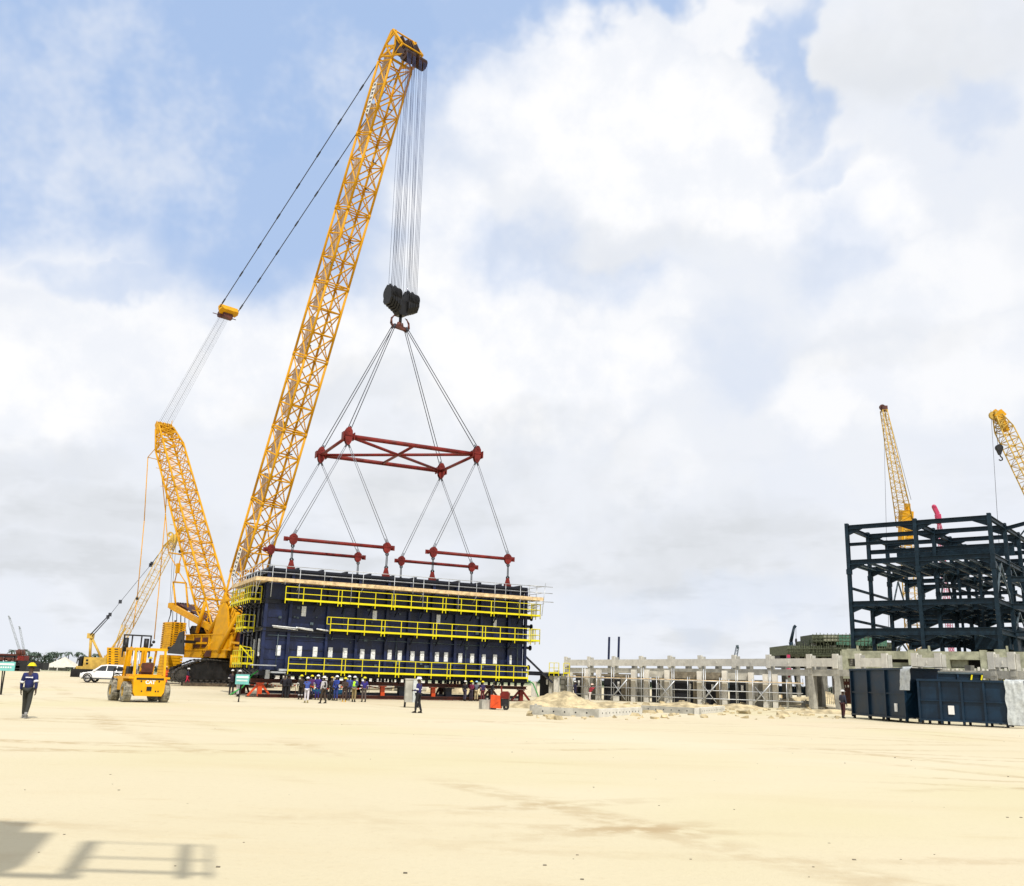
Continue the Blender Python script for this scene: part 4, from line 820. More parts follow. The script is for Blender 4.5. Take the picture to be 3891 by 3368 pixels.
m = MB(); m.box(-.8, .8, .1, 1.4, 1.1, 1.48); m.box(-.75, .75, -.45, .2, 1.36, 1.42); m.build('bonnet', 'fork_yellow', fk)
m = MB()
for x in (-.80, .80): m.bar((x, -.35, 1.38), (x, -.1, 2.82), .1, .12); m.bar((x, 2.1, 1.3), (x, 1.75, 2.82), .1, .12); m.bar((x, -.1, 2.82), (x, 1.8, 2.86), .12, .12)
for y in (-.1, 1.78): m.bar((-.84, y, 2.84), (.84, y, 2.84), .12, .14)
for k in range(6): m.bar((-.8, .15 + k * .27, 2.88), (.8, .15 + k * .27, 2.88), .05, .05)
m.build('overhead_guard', 'fork_yellow', fk)
m = MB(); m.box(-.3, .3, .25, .75, 1.48, 1.62); m.box(-.3, .3, .12, .26, 1.6, 2.1); m.build('seat', 'rust_steel', fk)
m = MB(); m.box(-.75, -.5, 1.2, 1.75, 1.3, 1.9); m.tube((.1, 1.5, 1.4), (.1, 1.25, 1.9), .04, 6); m.ring((.1, 1.22, 1.93), (0, -.9, .45), .2, .17, .03, 14); m.build('console', 'black', fk)
for x in (-.48, .48):
    m = MB(); m.bar((x, 2.8, .3), (x, 2.8, 2.95), .16, .2, (0, 1, 0)); m.bar((x * .68, 2.85, .3), (x * .68, 2.85, 3.0), .1, .18, (0, 1, 0)); m.build('mast_rail', 'fork_yellow', fk)
for x in (-.18, .1): m = MB(); m.tube((x, 2.75, .4), (x, 2.75, 2.9), .06, 8); m.build('lift_cylinder', 'galv', fk)
m = MB(); 
for z in (.5, 2.0, 2.9): m.bar((-.55, 2.9, z), (.55, 2.9, z), .1, .12)
m.build('mast_crossbars', 'fork_yellow', fk)
m = MB()
for z in (2.75, 3.66): m.bar((-.75, 3.0, z), (.75, 3.0, z), .1, .08)
for x in (-.75, -.3, .22, .75): m.bar((x, 3.0, 2.7 if abs(x) < .7 else 2.4), (x, 3.0, 3.7), .07, .07)
for x in (-.62, .52): m.tube((x, 3.0, 2.75), (x, 3.02, 3.5), .14, 10)
m.box(-.5, -.2, 2.9, 3.05, 2.5, 2.8); m.build('load_backrest', 'black', fk)
for x in (-1.0, .95): m = MB(); m.sph((x * 1.02, 1.7 if x < 0 else -.1, 2.96), .09, 8, 6); m.tube((x * 1.02, 1.7 if x < 0 else -.1, 2.8), (x * 1.02, 1.7 if x < 0 else -.1, 2.95), .02, 5); m.build('beacon', 'black', fk)
m = MB(); m.tube((-.5, .95, 1.4), (-.5, .95, 2.3), .05, 8); m.build('exhaust', 'black_metal', fk)
m = MB(); m.bar((-1.3, 2.1, .6), (-1.3, 2.1, 1.75), .05); m.bar((-1.3, 2.1, 1.72), (-.85, 1.9, 1.72), .06, .1); m.bar((-1.3, 2.1, 1.5), (-.85, 1.9, 1.5), .05, .06); m.bar((-1.35, 1.2, .55), (-.95, 1.2, .5), .3, .05); m.build('steps_and_rail', 'black_metal', fk)
fm = fk.matrix_world if 0 else Matrix.Translation(FK) @ Matrix.Rotation(R(35), 4, 'Z')
person('forklift driver with yellow helmet seated inside the yellow forklift', 0, 0, 0, R(35), YEL, (.5, .32, .05), (.03, .03, .04), ('reach', 'reach'), pos=fm @ V((.18, .45, .74)), hgt=1.7, sit=True)

# ------------------------------------------------------------------ white car
SV = G(398, 2592); SV = at(402, 2592, 98); SV.z = gz(98); sv = thing('parked_car', 'white off-road car standing behind the forklift, facing left', 'car', SV, R(178))
m = MB()                                                     # body: x forward, y across; lofted cross-sections
sec = [(-2.35, .45, .95, 1.05, .80), (-2.3, .4, 1.05, 1.3, .86), (-1.9, .38, 1.12, 1.12, .92), (-.9, .38, 1.12, 1.12, .93), (.9, .38, 1.10, 1.10, .93), (1.4, .38, 1.06, 1.06, .92), (2.1, .40, .98, .98, .86), (2.38, .48, .84, .84, .72), (2.42, .5, .7, .7, .68)]
vs = []; 
for x, zb, zs, zt, hw in sec: vs += [(x, -hw * .94, zb), (x, -hw, zb + .2), (x, -hw, zs - .12), (x, -hw * .93, zs), (x, hw * .93, zs), (x, hw, zs - .12), (x, hw, zb + .2), (x, hw * .94, zb)]
fs = [(i * 8 + j, i * 8 + (j + 1) % 8, (i + 1) * 8 + (j + 1) % 8, (i + 1) * 8 + j) for i in range(len(sec) - 1) for j in range(8)] + [tuple(range(8)), tuple(range(8 * (len(sec) - 1) + 7, 8 * (len(sec) - 1) - 1, -1))]
m.add(vs, fs); m.build('body', 'white_paint', sv)
m = MB(); cab = [(-2.28, 1.1), (-2.12, 1.62), (-1.7, 1.78), (-.2, 1.80), (.35, 1.72), (1.15, 1.1)]; n = len(cab)
vs = [(a, q * (.88 if b < 1.2 else .70), b) for q in (-1, 1) for a, b in cab]; m.add(vs, [tuple(range(n)), tuple(range(2 * n - 1, n - 1, -1))] + [(k, (k + 1) % n, n + (k + 1) % n, n + k) for k in range(n)]); m.build('cabin', 'white_paint', sv)
for q in (-1, 1):
    y = lambda z: q * (.88 - (z - 1.1) / .7 * .18 + .012)
    for pts in ([(-2.0, 1.16), (-1.9, 1.60), (-1.35, 1.66), (-1.35, 1.16)], [(-1.25, 1.16), (-1.25, 1.67), (-.35, 1.69), (-.35, 1.16)], [(-.25, 1.16), (-.25, 1.68), (.25, 1.62), (.85, 1.16)]):
        m = MB(); m.add([(a, y(b), b) for a, b in pts] + [(a, y(b) - q * .03, b) for a, b in pts], [(0, 1, 2, 3), (7, 6, 5, 4), (0, 4, 5, 1), (1, 5, 6, 2), (2, 6, 7, 3), (3, 7, 4, 0)]); m.build('side_window', 'glass', sv)
    for x in (-1.45, 1.5):
        m = MB(); m.ring((x, q * .82, .42), (0, 1, 0), .40, .25, .24, 22, .04); wh = m.build('wheel', 'tyre_dark', sv); m = MB(); m.ring((x, q * .84, .42), (0, 1, 0), .26, .22, .22, 18); m.tube((x, q * .82, .42), (x, q * .92, .42), .07, 8)
        for k in range(6): an = k * math.pi / 3; m.bar((x, q * .91, .42), (x + .23 * math.cos(an), q * .91, .42 + .23 * math.sin(an)), .06, .03, (0, 1, 0))
        m.build('rim', 'rim_grey', wh)
        m = MB()
        for k in range(10): a0, a1 = math.pi * k / 10, math.pi * (k + 1) / 10; m.bar((x + .46 * math.cos(a0), q * .925, .46 + .46 * math.sin(a0)), (x + .46 * math.cos(a1), q * .925, .46 + .46 * math.sin(a1)), .06, .07, (0, 1, 0))
        m.build('wheel_arch', 'black', sv)
    m = MB(); m.box(2.2, 2.4, q * .5 - .18, q * .5 + .18, .78, .92); m.build('headlight', 'wrap', sv)
    m = MB(); m.box(.75, .95, q * .93 - .08, q * .93 + .1, 1.12, 1.28); m.build('mirror', 'white_paint', sv)
m = MB(); m.add([(1.2, -.78, 1.12), (1.2, .78, 1.12), (.4, .66, 1.7), (.4, -.66, 1.7), (1.17, -.78, 1.10), (1.17, .78, 1.10), (.37, .66, 1.68), (.37, -.66, 1.68)], [(0, 1, 2, 3), (7, 6, 5, 4), (0, 4, 5, 1), (1, 5, 6, 2), (2, 6, 7, 3), (3, 7, 4, 0)]); m.build('windscreen', 'glass', sv)
m = MB(); m.box(2.3, 2.45, -.6, .6, .45, .62); m.box(-2.0, 2.1, -.95, -.9, .36, .46); m.box(-2.0, 2.1, .9, .95, .36, .46); m.box(1.6, 2.25, -.85, .85, 1.0, 1.03); m.build('sill_trim', 'black', sv)

# ------------------------------------------------------------------ signs, tape, small plant
def board(px, py, x0, x1, y0, y1, lab, posts=1):
    P = G(px, py); dc = (P - V((0, 0, CH))).dot(fw); k = dc / FP; t = thing('signboard', lab, 'sign', P, 0)
    w0, w1, h0, h1 = (x0 - px) * k, (x1 - px) * k, (py - y1) * k, (py - y0) * k
    m = MB(); m.box(w0, w1, -.03, 0, h0, h1); m.build('board', 'teal_sign', t)
    m = MB(); m.box(w0 + .06, w1 - .06, -.045, -.032, h0 + (h1 - h0) * .62, h0 + (h1 - h0) * .82)
    for k_ in range(9): a = w0 + (w1 - w0) * (.1 + k_ * .09); m.box(a, a + (w1 - w0) * .055, -.045, -.032, h0 + (h1 - h0) * .3, h0 + (h1 - h0) * .46)
    m.build('board_lettering', 'white', t)
    m = MB(); m.bar((0, .03, -.1), (.0, .03, h1 * .95), .06); m.bar((-.05, .05, -.1), ((w0 + w1) * .35, .05, h0), .05); m.build('post', 'black_metal', t)
board(906, 2668, 887, 939, 2566, 2603, 'pale teal signboard with white lettering on a thin post before the module')
board(3, 2640, -60, 41, 2518, 2552, 'teal signboard cut off by the left edge of the picture')
def tape(pts, lab):
    P = [G(*p) for p in pts]; o0 = P[0]; t = thing('barrier_tape', lab, 'barrier tape', o0, 0); m1, m2 = MB(), MB(); c = 0
    for a, b in zip(P, P[1:]):
        n = max(3, int((b - a).length / .35))
        for k in range(n):
            p = a.lerp(b, k / n) - o0; q = a.lerp(b, (k + 1) / n) - o0; f = lambda u: .95 - .18 * math.sin(math.pi * u); p.z += f(k / n); q.z += f((k + 1) / n); (m1 if c % 2 else m2).bar(p, q, .012, .09); c += 1
    m1.build('white_stripes', 'white', t); m2.build('red_stripes', 'orange_red', t)
    m = MB()
    for p in P: m.tube(p - o0, p - o0 + V((0, 0, 1.05)), .02, 6)
    m.build('stakes', 'rust_steel', t)
tape([(915, 2640), (1010, 2644), (1120, 2654)], 'red and white tape running from the teal signboard towards the crowd'); tape([(1175, 2660), (1290, 2660), (1400, 2656), (1530, 2652)], 'red and white tape strung behind the crowd below the module')
for px, py, lab in ((1212, 2660, 'blue wheelbarrow between the men in violet and in black, left of the two'), (1283, 2661, 'blue wheelbarrow in front of the man in the bright blue coverall')):
    t = thing('wheelbarrow', lab, 'wheelbarrow', G(px, py), R(85), 'blue wheelbarrows among the crowd')
    m = MB(); tp = [(-.34, -.45, .75), (.34, -.45, .75), (.34, .5, .72), (-.34, .5, .72)]; bt = [(-.2, -.25, .42), (.2, -.25, .42), (.2, .25, .42), (-.2, .25, .42)]; m.add(tp + bt, [(4, 5, 6, 7), (0, 1, 5, 4), (1, 2, 6, 5), (2, 3, 7, 6), (3, 0, 4, 7)]); m.build('tray', cloth((.01, .12, .30)), t)
    m = MB(); m.path([(-.25, -.95, .62), (-.2, 0, .42), (-.06, .6, .22)], .025); m.path([(.25, -.95, .62), (.2, 0, .42), (.06, .6, .22)], .025); m.path([(-.25, -.2, .42), (-.25, -.3, 0)], .022); m.path([(.25, -.2, .42), (.25, -.3, 0)], .022); m.build('frame', 'black_metal', t)
    m = MB(); m.ring((0, .62, .2), (1, 0, 0), .2, .1, .08, 16); m.build('wheel', 'tyre_dark', t)
t = thing('cabinet', 'pale grey cabinet on legs beside the standing worker in front of the module', 'cabinet', G(1562, 2690), R(12))
m = MB(); m.box(-.42, .0, -.3, .3, .32, 1.65); m.box(-.44, .46, -.33, .33, 1.62, 1.7); m.build('body', 'concrete', t)
m = MB(); m.box(.02, .44, -.32, .3, .32, 1.62); m.build('door', 'wrap', t)
for x in (-.38, .38):
    for y in (-.26, .26): m = MB(); m.bar((x, y, .32), (x * 1.05, y, 0), .06); m.build('leg', 'black', t)
t = thing('cement_mixer', 'small orange red site machine with a black base near the trestle end', 'site machine', G(1898, 2698), R(-8)); t.scale = (.72, .72, .8)
m = MB(); m.prism([(-.75, .15), (.15, .1), (.1, 1.05), (-.72, 1.1)], (0, -.45, 0), (1, 0, 0), (0, 0, 1), (0, 1, 0), 0, .9); m.bar((-.55, -.47, .3), (-.05, -.47, .65), .05); m.build('hopper', 'orange_red', t)
m = MB(); m.prism([(.1, .85), (.8, .82), (.85, 1.25), (.65, 1.4), (.2, 1.38), (.05, 1.2)], (0, -.35, 0), (1, 0, 0), (0, 0, 1), (0, 1, 0), 0, .7); m.bar((.15, 0, 1.3), (.1, 0, 1.75), .12); m.build('engine_hood', 'red_steel', t)
m = MB(); m.box(.15, .8, -.3, .3, .3, .82); m.build('engine', 'black', t)
for x in (-.5, .55): m = MB(); m.ring((x, -.38, .22), (0, 1, 0), .22, .1, .12, 14); m.ring((x, .38, .22), (0, 1, 0), .22, .1, .12, 14); m.build('wheel_pair', 'tyre_dark', t)
for k, (px, py, s_, lab) in enumerate(((1850, 2696, .62, 'pale concrete block left of the orange red machine'), (2035, 2712, .5, 'concrete block at the left end of the low kerb wall'), (3063, 2682, .5, 'squat concrete block on the sand before the tall columns'), (2757, 2678, .45, 'concrete block at the right end of the second kerb wall'),
                                       (2870, 2672, .5, 'concrete block below the row of rebar'), (2895, 2678, .5, 'square concrete block right of the one below the rebar'), (2340, 2662, .42, 'concrete block in front of the scaffold, left one'), (2410, 2660, .42, 'concrete block in front of the scaffold, right one'), (2980, 2672, .5, 'concrete block by the sand mound'))):
    s_ *= .68; m = MB(); m.box(-s_, s_, -s_ * .8, s_ * .8, -.05, s_ * 1.35); m.box(-s_ * .1, s_ * .1, -s_ * .2, s_ * .2, s_ * 1.3, s_ * 1.6); o = m.build('concrete_block', 'concrete'); o.location = G(px, py); o.rotation_euler = (0, 0, .3 + k); tag(o, lab, 'block', 'concrete blocks on the building site')
for x, lab, z1 in ((-.2, 'green hose sagging from the near left corner of the module', 0), (22.3, 'green hose at the right end of the module', 1)):
    m = MB(); b = BX.W((x, -.2, 1.9)); m.path([(0, 0, 0), (-.3 if not z1 else .6, -.4, -.3), (-.8 if not z1 else 1.0, -.9, -1.2), (-1.5 if not z1 else 1.2, -1.4, -1.75)], .05, 6); o = m.build('hose', 'green_hose'); o.location = b; tag(o, lab, 'hose')

# ------------------------------------------------------------------ second crane on the left, behind the forklift
Y2 = 135.; c2o = at(385, 2545, Y2); c2o.z = gz(Y2); C2 = Frame(c2o, 0.)
k2 = thing('crawler_crane', 'smaller yellow crawler crane behind the forklift with its thin boom leaning right', 'crane', C2.o, 0)
P2 = lambda x, y, o=0.: C2.L(at(x, y, Y2 + o))
def blk(m, x0, x1, y0, y1, d0, d1): a, b = P2(x0, y1), P2(x1, y0); m.box(a.x, b.x, d0, d1, a.z, b.z)
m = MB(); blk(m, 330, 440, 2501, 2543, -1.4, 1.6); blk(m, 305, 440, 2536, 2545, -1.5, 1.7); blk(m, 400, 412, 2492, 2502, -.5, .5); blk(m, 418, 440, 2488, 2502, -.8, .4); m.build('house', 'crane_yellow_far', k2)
m = MB(); blk(m, 310, 328, 2497, 2534, -1.2, 1.4); blk(m, 343, 352, 2507, 2513, -1.45, -1.38); blk(m, 343, 352, 2519, 2525, -1.45, -1.38); m.build('engine_grille', 'black_metal', k2)
m = MB()
for k in range(9): a = P2(430, 2544 - k * 9); b = P2(478, 2536 - k * 9); m.box(a.x, b.x, -2.2, -.2, a.z, b.z)
st = m.build('counterweight_stack', 'counter_yellow', k2)
m = MB()
for k in range(9): a = P2(442, 2541 - k * 9); m.cbox((a.x, -2.21, a.z), (.3, .06, .12)); m.cbox((a.x + .9, -2.21, a.z), (.5, .06, .1))
m.build('lifting_notches', 'black', st)
m = MB(); m.tube(P2(341, 2505), P2(346, 2418), .2, 8); m.tube(P2(346, 2418), P2(386, 2502), .17, 8); m.cbox(P2(345, 2417), (.8, .6, .7)); m.build('a_frame', 'crane_yellow_far', k2)
m = MB()
for o_ in (-.35, .35): m.tube(P2(344, 2412, o_), P2(408, 2345, o_), .09, 5); m.tube(P2(350, 2418, o_), P2(412, 2350, o_), .07, 5)
m.tube(P2(414, 2342), P2(455, 2290), .03, 4); m.tube(P2(460, 2284), P2(580, 2138), .03, 4); m.tube(P2(580, 2138), P2(645, 2050), .05, 4)
for a in ((410, 2345), (418, 2336), (457, 2287), (577, 2142), (572, 2148)): m.cbox(P2(*a), (.35, .3, .5))
m.build('pendants', 'rope', k2)
bf, bj, bt_ = P2(395, 2506), P2(482, 2385), P2(640, 2085); up2 = (V((0, 0, 1)).cross((bt_ - bj).normalized())); d2 = (bt_ - bj).normalized(); u2 = V((-d2.z, 0, d2.x))
m = MB(); lattice(m, P2(425, 2515), bj, (0, 1, 0), V((-.8, 0, .6)), .9, .4, 1.2, 1.2, 4, .06, .02); lattice(m, bj, bt_, (0, 1, 0), u2, 1.2, 1.2, 1.2, 1.2, 14, .055, .018, x=False); lattice(m, bt_, P2(662, 2050), (0, 1, 0), u2, 1.2, 1.2, .8, .7, 3, .08, .04)
m.bar(P2(395, 2506), P2(478, 2388), .2); m.build('boom', 'crane_yellow_far', k2)
m = MB(); m.bar(P2(655, 2062), P2(668, 2035), .8, .9); m.bar(P2(665, 2040), P2(692, 2010), .5, .4); m.ring(P2(648, 2032), (0, 1, 0), .4, .2, .3, 12); m.ring(P2(692, 2010), (0, 1, 0), .35, .15, .3, 12); m.build('boom_head', 'crane_yellow_far', k2)
m = MB(); m.box(-3.2, 3.4, -2.2, -1.2, 0, 1.1); m.box(-3.2, 3.4, 1.2, 2.2, 0, 1.1); m.box(-1, 1.2, -1.4, 1.4, .6, 1.3); m.build('crawler_base', 'black_metal', k2)

# ------------------------------------------------------------------ cranes beyond the site
def far_crane(name, label, Y, foot, tip_, w0, mt, head=1., ropes=(), off=0., n=22, body=True, rc=.1, rb=.04, jib=None):
    a = at(*foot, Y); b = at(*tip_, Y + off); base = V((a.x, a.y, gz(Y))); t = thing(name, label, 'crane', base, 0); a = a - base; b = b - base; a.z = max(a.z, 1.5); d = (b - a).normalized(); u = d.cross(V((0, 1, 0))).normalized(); sd = u.cross(d)
    m = MB(); e = a.lerp(b, .94); s0 = a.lerp(b, .12); lattice(m, a, s0, sd, u, w0 * .8, .4, w0, w0, 3, rc, rb); lattice(m, s0, e, sd, u, w0, w0, w0 * .85, w0 * .85, n, rc, rb, x=False); lattice(m, e, b, sd, u, w0 * .85, w0 * .85, w0 * .5, w0 * .4, 3, rc, rb); m.build('boom', mt, t)
    if head: m = MB(); m.cbox(b, (.9 * head, .9 * head, .9 * head)); m.ring(b + V((-.5 * head, 0, 0)), (0, 1, 0), .5 * head, .2, .4, 12); m.bar(b, b - d * 1.6 * head - u * .2, .7 * head, .6 * head); m.build('boom_head', mt, t)
    if ropes:
        m = MB()
        for p, q in ropes: m.tube(at(*p, Y + off) - base, at(*q, Y + off * .5) - base, .035, 4)
        m.build('ropes', 'rope_pale', t)
    if body: m = MB(); m.box(-3, 3, -1.6, 1.6, 1.2, 3.4); m.box(-5, -3, -2, 2, 1.2, 3.6); m.build('house', mt, t); m = MB(); m.box(-3.5, 3.5, -2.6, -1.6, 0, 1.2); m.box(-3.5, 3.5, 1.6, 2.6, 0, 1.2); m.box(-1, 1, -1.6, 1.6, .5, 1.3); m.build('crawler_base', 'black_metal', t)
    return t, base
t, base = far_crane('lattice_crane', 'yellow lattice crane rising behind the left part of the dark steel building frame', 150, (3480, 2500), (3445, 1990), 2.0, 'crane_yellow_far', .0, (((3357, 1560), (3378, 2440)), ((3362, 1580), (3456, 1925)), ((3372, 1560), (3462, 1900))), n=14)
a, b = at(3440, 2000, 150) - base, at(3358, 1560, 150) - base; d = (b - a).normalized(); u = d.cross(V((0, 1, 0))).normalized()
m = MB(); lattice(m, a, b, u.cross(d), u, 1.9, 2.0, 1.0, .75, 24, .085, .035, x=False); m.build('luffing_jib', 'crane_yellow_far', t)
m = MB(); m.cbox(b + V((.1, 0, .3)), (.9, .7, .9)); m.ring(b + V((-.2, 0, .5)), (0, 1, 0), .5, .2, .3, 12); m.build('jib_head', 'rust_steel', t)
m = MB(); m.bar(at(3440, 2070, 150) - base, at(3443, 1945, 150) - base, 1.6, 1.8); m.bar(at(3452, 2000, 150) - base, at(3447, 1915, 150) - base, .6, .8); m.bar(at(3432, 1990, 150) - base, at(3428, 1950, 150) - base, .5, .5); m.build('jib_foot', 'crane_yellow', t)
t, base = far_crane('lattice_crane', 'yellow lattice crane leaning in from the right edge above the steel frame', 130, (4240, 2500), (3790, 1580), 2.2, 'crane_yellow_far', 1.2, (((3765, 1560), (3797, 2080)), ((3782, 1580), (3792, 1700)), ((3800, 1590), (3798, 1700))), n=34, rc=.09, rb=.045)
m = MB(); a, b = at(3785, 1570, 130) - base, at(3806, 1590, 130) - base; m.bar(a, b, 1.1, 1.4); m.bar(at(3775, 1562, 130) - base, a, .6, .6); m.bar(b, at(3826, 1640, 130) - base, .9, .5); m.build('head_plates', 'crane_yellow', t)
hk_ = at(3796, 1700, 130); t = thing('hook_block', 'small black hook block hanging from the crane at the right edge', 'hook block', hk_, 0)
m = MB(); m.tube((0, -.25, -.1), (0, .25, -.1), .5, 14); m.prism([(-.45, -.2), (.45, -.2), (.12, -1.1), (-.12, -1.1)], (0, -.22, 0), (1, 0, 0), (0, 0, 1), (0, 1, 0), 0, .44); m.build('sheave_case', 'black', t)
m = MB(); m.path([(0, 0, -1.05), (.1, 0, -1.35), (.32, 0, -1.55), (.3, 0, -1.85), (.02, 0, -1.95), (-.18, 0, -1.8)], .09, 6); m.build('hook', 'black', t)
t, base = far_crane('lattice_crane', 'pink red crane with a bent head behind the steel frame', 185, (3618, 2500), (3568, 1985), .9, 'pink', 0, n=22, rc=.06, rb=.03)
m = MB(); m.bar(at(3568, 1990, 185) - base, at(3563, 1955, 185) - base, 0.9, 0.9); m.bar(at(3563, 1955, 185) - base, at(3549, 1926, 185) - base, .7, .7); m.sph(at(3549, 1926, 185) - base, .45); m.build('bent_head', 'pink', t)
b = at(3004, 2480, 150); g_ = V((b.x, b.y, gz(150))); t = thing('telescopic_crane', 'dark slim telescopic crane boom left of the green scaffolding', 'crane', g_, 0)
m = MB(); m.tube((1, 0, 1.5), at(3005, 2440, 150) - g_, .42, 8, .33); m.tube(at(3005, 2440, 150) - g_, at(3017, 2385, 150) - g_, .28, 8, .2); m.bar(at(3017, 2385, 150) - g_, at(3023, 2378, 150) - g_, .4); m.build('boom', 'slate_steel', t)
m = MB(); m.box(-3, 4, -1.2, 1.2, .5, 1.8); m.build('carrier', 'slate_steel', t); m = MB(); m.tube(at(3024, 2380, 150) - g_, at(3025, 2430, 150) - g_, .03, 4); m.sph(at(3025, 2436, 150) - g_, .3, 8, 6, (.6, .6, 1.4)); m.build('hook_line', 'black', t)
far_crane('lattice_crane', 'tiny pale crane on the horizon above the middle of the concrete frame', 420, (2783, 2560), (2803, 2455), 1.3, 'slate_light', .8, n=8, rc=.1, rb=.05)
far_crane('lattice_crane', 'faint thin crane at the far left horizon, leaning left', 420, (92, 2530), (34, 2342), .7, 'pale_steel', .35, n=12, rc=.05, rb=.025)
far_crane('lattice_crane', 'faint thin crane at the far left horizon, the right and more upright one', 420, (102, 2530), (74, 2382), .7, 'pale_steel', .35, n=10, rc=.05, rb=.025)
for px, y0, y1, lab in ((2315, 2421, 2512, 'dark blue steel column standing on the concrete frame, left of the pair'), (2352, 2420, 2512, 'dark blue steel column standing on the concrete frame, right of the pair')):
    a = at(px - 3, y1 + 16, 118); b = at(px, y0, 118); m = MB(); m.ibeam((0, 0, 0), (b.x - a.x, 0, b.z - a.z), .24, .26, .04, (0, 1, 0)); m.box(-.45, .45, -.4, .4, 0, .1); o = m.build('steel_column', 'navy'); o.location = a; tag(o, lab, 'column', 'dark blue columns on the concrete frame')

# ------------------------------------------------------------------ the precast concrete row, coming nearer to the right
A0, A1 = at(2157, 2505, 120), at(3084, 2500, 86)
RF = Frame((A0.x, A0.y, 0), math.atan2(A1.y - A0.y, A1.x - A0.x))
rf = thing('precast_building', 'long pale precast concrete frame with upstand panels receding across the building site', 'concrete building', RF.o, RF.a)
cx_ = [RF.pl(px, 2520).x for px in (2157, 2245, 2339, 2443, 2553, 2668, 2798, 2929, 3084, 3184, 3271, 3372, 3486, 3576, 3779, 3856, 4000)]
top_z = [RF.pl(px, py).z for px, py in ((2157, 2500), (3084, 2492))]; TZ = (top_z[0] + top_z[1]) / 2
rnd = random.Random(5)
for i, x in enumerate(cx_):
    for y in (0, 6.5):
        m = MB(); m.box(x - .27, x + .27, y - .25, y + .25, .2, TZ if y == 0 else TZ - .6); m.box(x - .2, x + .2, y - .3, y - .25, TZ - 1.6, TZ - 1.2); m.build('column', 'concrete' if y == 0 else 'concrete_dark', rf)  # rear row in darker concrete: shade of the inside put into the colour
    m = MB(); m.box(x - .33, x + .20, -.33, -.1, TZ - 1.1, TZ + .12); m.build('column_cap', 'concrete_pale', rf)
for i, (a, b) in enumerate(zip(cx_, cx_[1:])):
    if i not in (9, 11, 13, 15): m = MB(); m.box(a + .22, b - .28, -.30, -.08, TZ - .95, TZ - .25); m.box((a + b) / 2 - .04, (a + b) / 2 + .04, -.34, -.3, TZ - .7, TZ - .5); m.build('upstand_panel', 'concrete_pale', rf)
    m = MB(); m.box(a + .27, b - .27, -.2, .25, TZ - 1.75, TZ - 1.2); m.build('lower_beam', 'concrete', rf)
    m = MB(); m.box(a + .27, b - .27, .25, 6.3, TZ - 1.5, TZ - 1.25); m.build('floor_slab', 'concrete_dark', rf)  # slab darkened the same way for the shaded inside
    if i > 7:
        m = MB(); m.box(a + .4, b - .4, 2.2, 2.4, gz(90) + .5, TZ - 1.9); m.build('dark_void', 'rust_steel' if i < 11 else 'dark_open', rf)  # dark sheet standing for the shade in an open bay
        m = MB()
        for k in range(10): xx = a + .5 + (b - a - 1) * k / 9; m.tube((xx, 1.2, .6), (xx, 1.2, 2.0 + .3 * rnd.random()), .03, 4)
        for k in range(7): xx = a + .6 + (b - a - 1.2) * k / 6; m.cbox((xx, 2.15, 2.2), (.12, .05, .2)); m.cbox((xx, 2.15, 2.7), (.12, .05, .2))
        m.build('rebar_cage', 'concrete_pale', rf)
    else:
        m = MB()
        for k in range(int(b - a) * 3): xx = a + .4 + k * .33 + rnd.uniform(-.05, .05); m.tube((xx, 1.5, TZ - 2.9), (xx, 1.5, TZ - 1.9 - rnd.random() * .5), .03, 4)
        m.build('rebar_row', 'concrete_dark', rf)

# low front structure: pale posts, dark openings, planks and scaffold tubes
B0, B1 = at(2020, 2640, 96), at(2960, 2640, 86)
FR2 = Frame((B0.x, B0.y, 0), math.atan2(B1.y - B0.y, B1.x - B0.x)); gl = gz(90)
fb = thing('low_concrete_building', 'low unfinished concrete building with pale posts and dark openings behind the scaffold', 'concrete building', FR2.o, FR2.a)
posts = [(2030, 2590), (2116, 2548), (2167, 2555), (2229, 2543), (2275, 2545), (2408, 2545), (2457, 2545), (2535, 2547), (2658, 2551), (2753, 2549), (2853, 2556), (2908, 2562), (2944, 2563)]
px_ = [(FR2.pl(a, b).x, FR2.pl(a, b).z) for a, b in posts]
for x, z in px_: m = MB(); m.box(x - .22, x + .22, -.2, .25, gl - .3, z); m.build('post', 'concrete_pale', fb)
fills = ['dark_open', 'brick_infill', 'dark_open', 'concrete_dark', 'dark_open', 'brick_infill', 'dark_open', 'dark_open', 'dark_open', 'dark_open', 'concrete_dark', 'dark_open']  # near-black panels paint the shade inside the openings
for i, ((x0, _), (x1, _)) in enumerate(zip(px_, px_[1:])):
    if x1 - x0 > 1.6:
        xm = x0 + (x1 - x0) * (.78 if i % 2 else .62)
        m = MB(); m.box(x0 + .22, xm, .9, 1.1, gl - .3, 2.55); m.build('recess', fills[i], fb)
        m = MB(); m.box(xm, x1 - .22, .2, .9, gl - .3, 2.5); m.box(x0 + .22, x1 - .22, .12, .3, 2.45, 3.05 if i > 4 else 2.7); m.build('wall_panel', 'brick_infill' if i % 3 else 'concrete', fb)
        m = MB(); m.box(xm - .55, xm - .35, .82, .88, 1.5, 2.0); m.build('paper_notice', 'white', fb)
    else: m = MB(); m.box(x0 + .22, x1 - .22, .4, .8, gl - .3, 2.5); m.build('wall_panel', 'concrete_dark', fb)
m = MB(); m.box(px_[0][0] - .5, px_[1][0] + .3, -.4, 3, 2.35, 2.6); m.build('deck_plate', 'navy_dark', fb)
m = MB()
for x, w_ in ((px_[1][0] - .6, 1.0), (px_[1][0] + .9, .6)): rail(m, (x, -.5, 2.62), (x + w_, -.5, 2.62), .5, .95)
m.build('guard_rails', 'rail_yellow', fb)
sf = thing('scaffold', 'grey tube scaffold with a long plank walkway in front of the low concrete building', 'scaffold', FR2.o, FR2.a)
xa, xb = px_[2][0], px_[-1][0] + 2.5
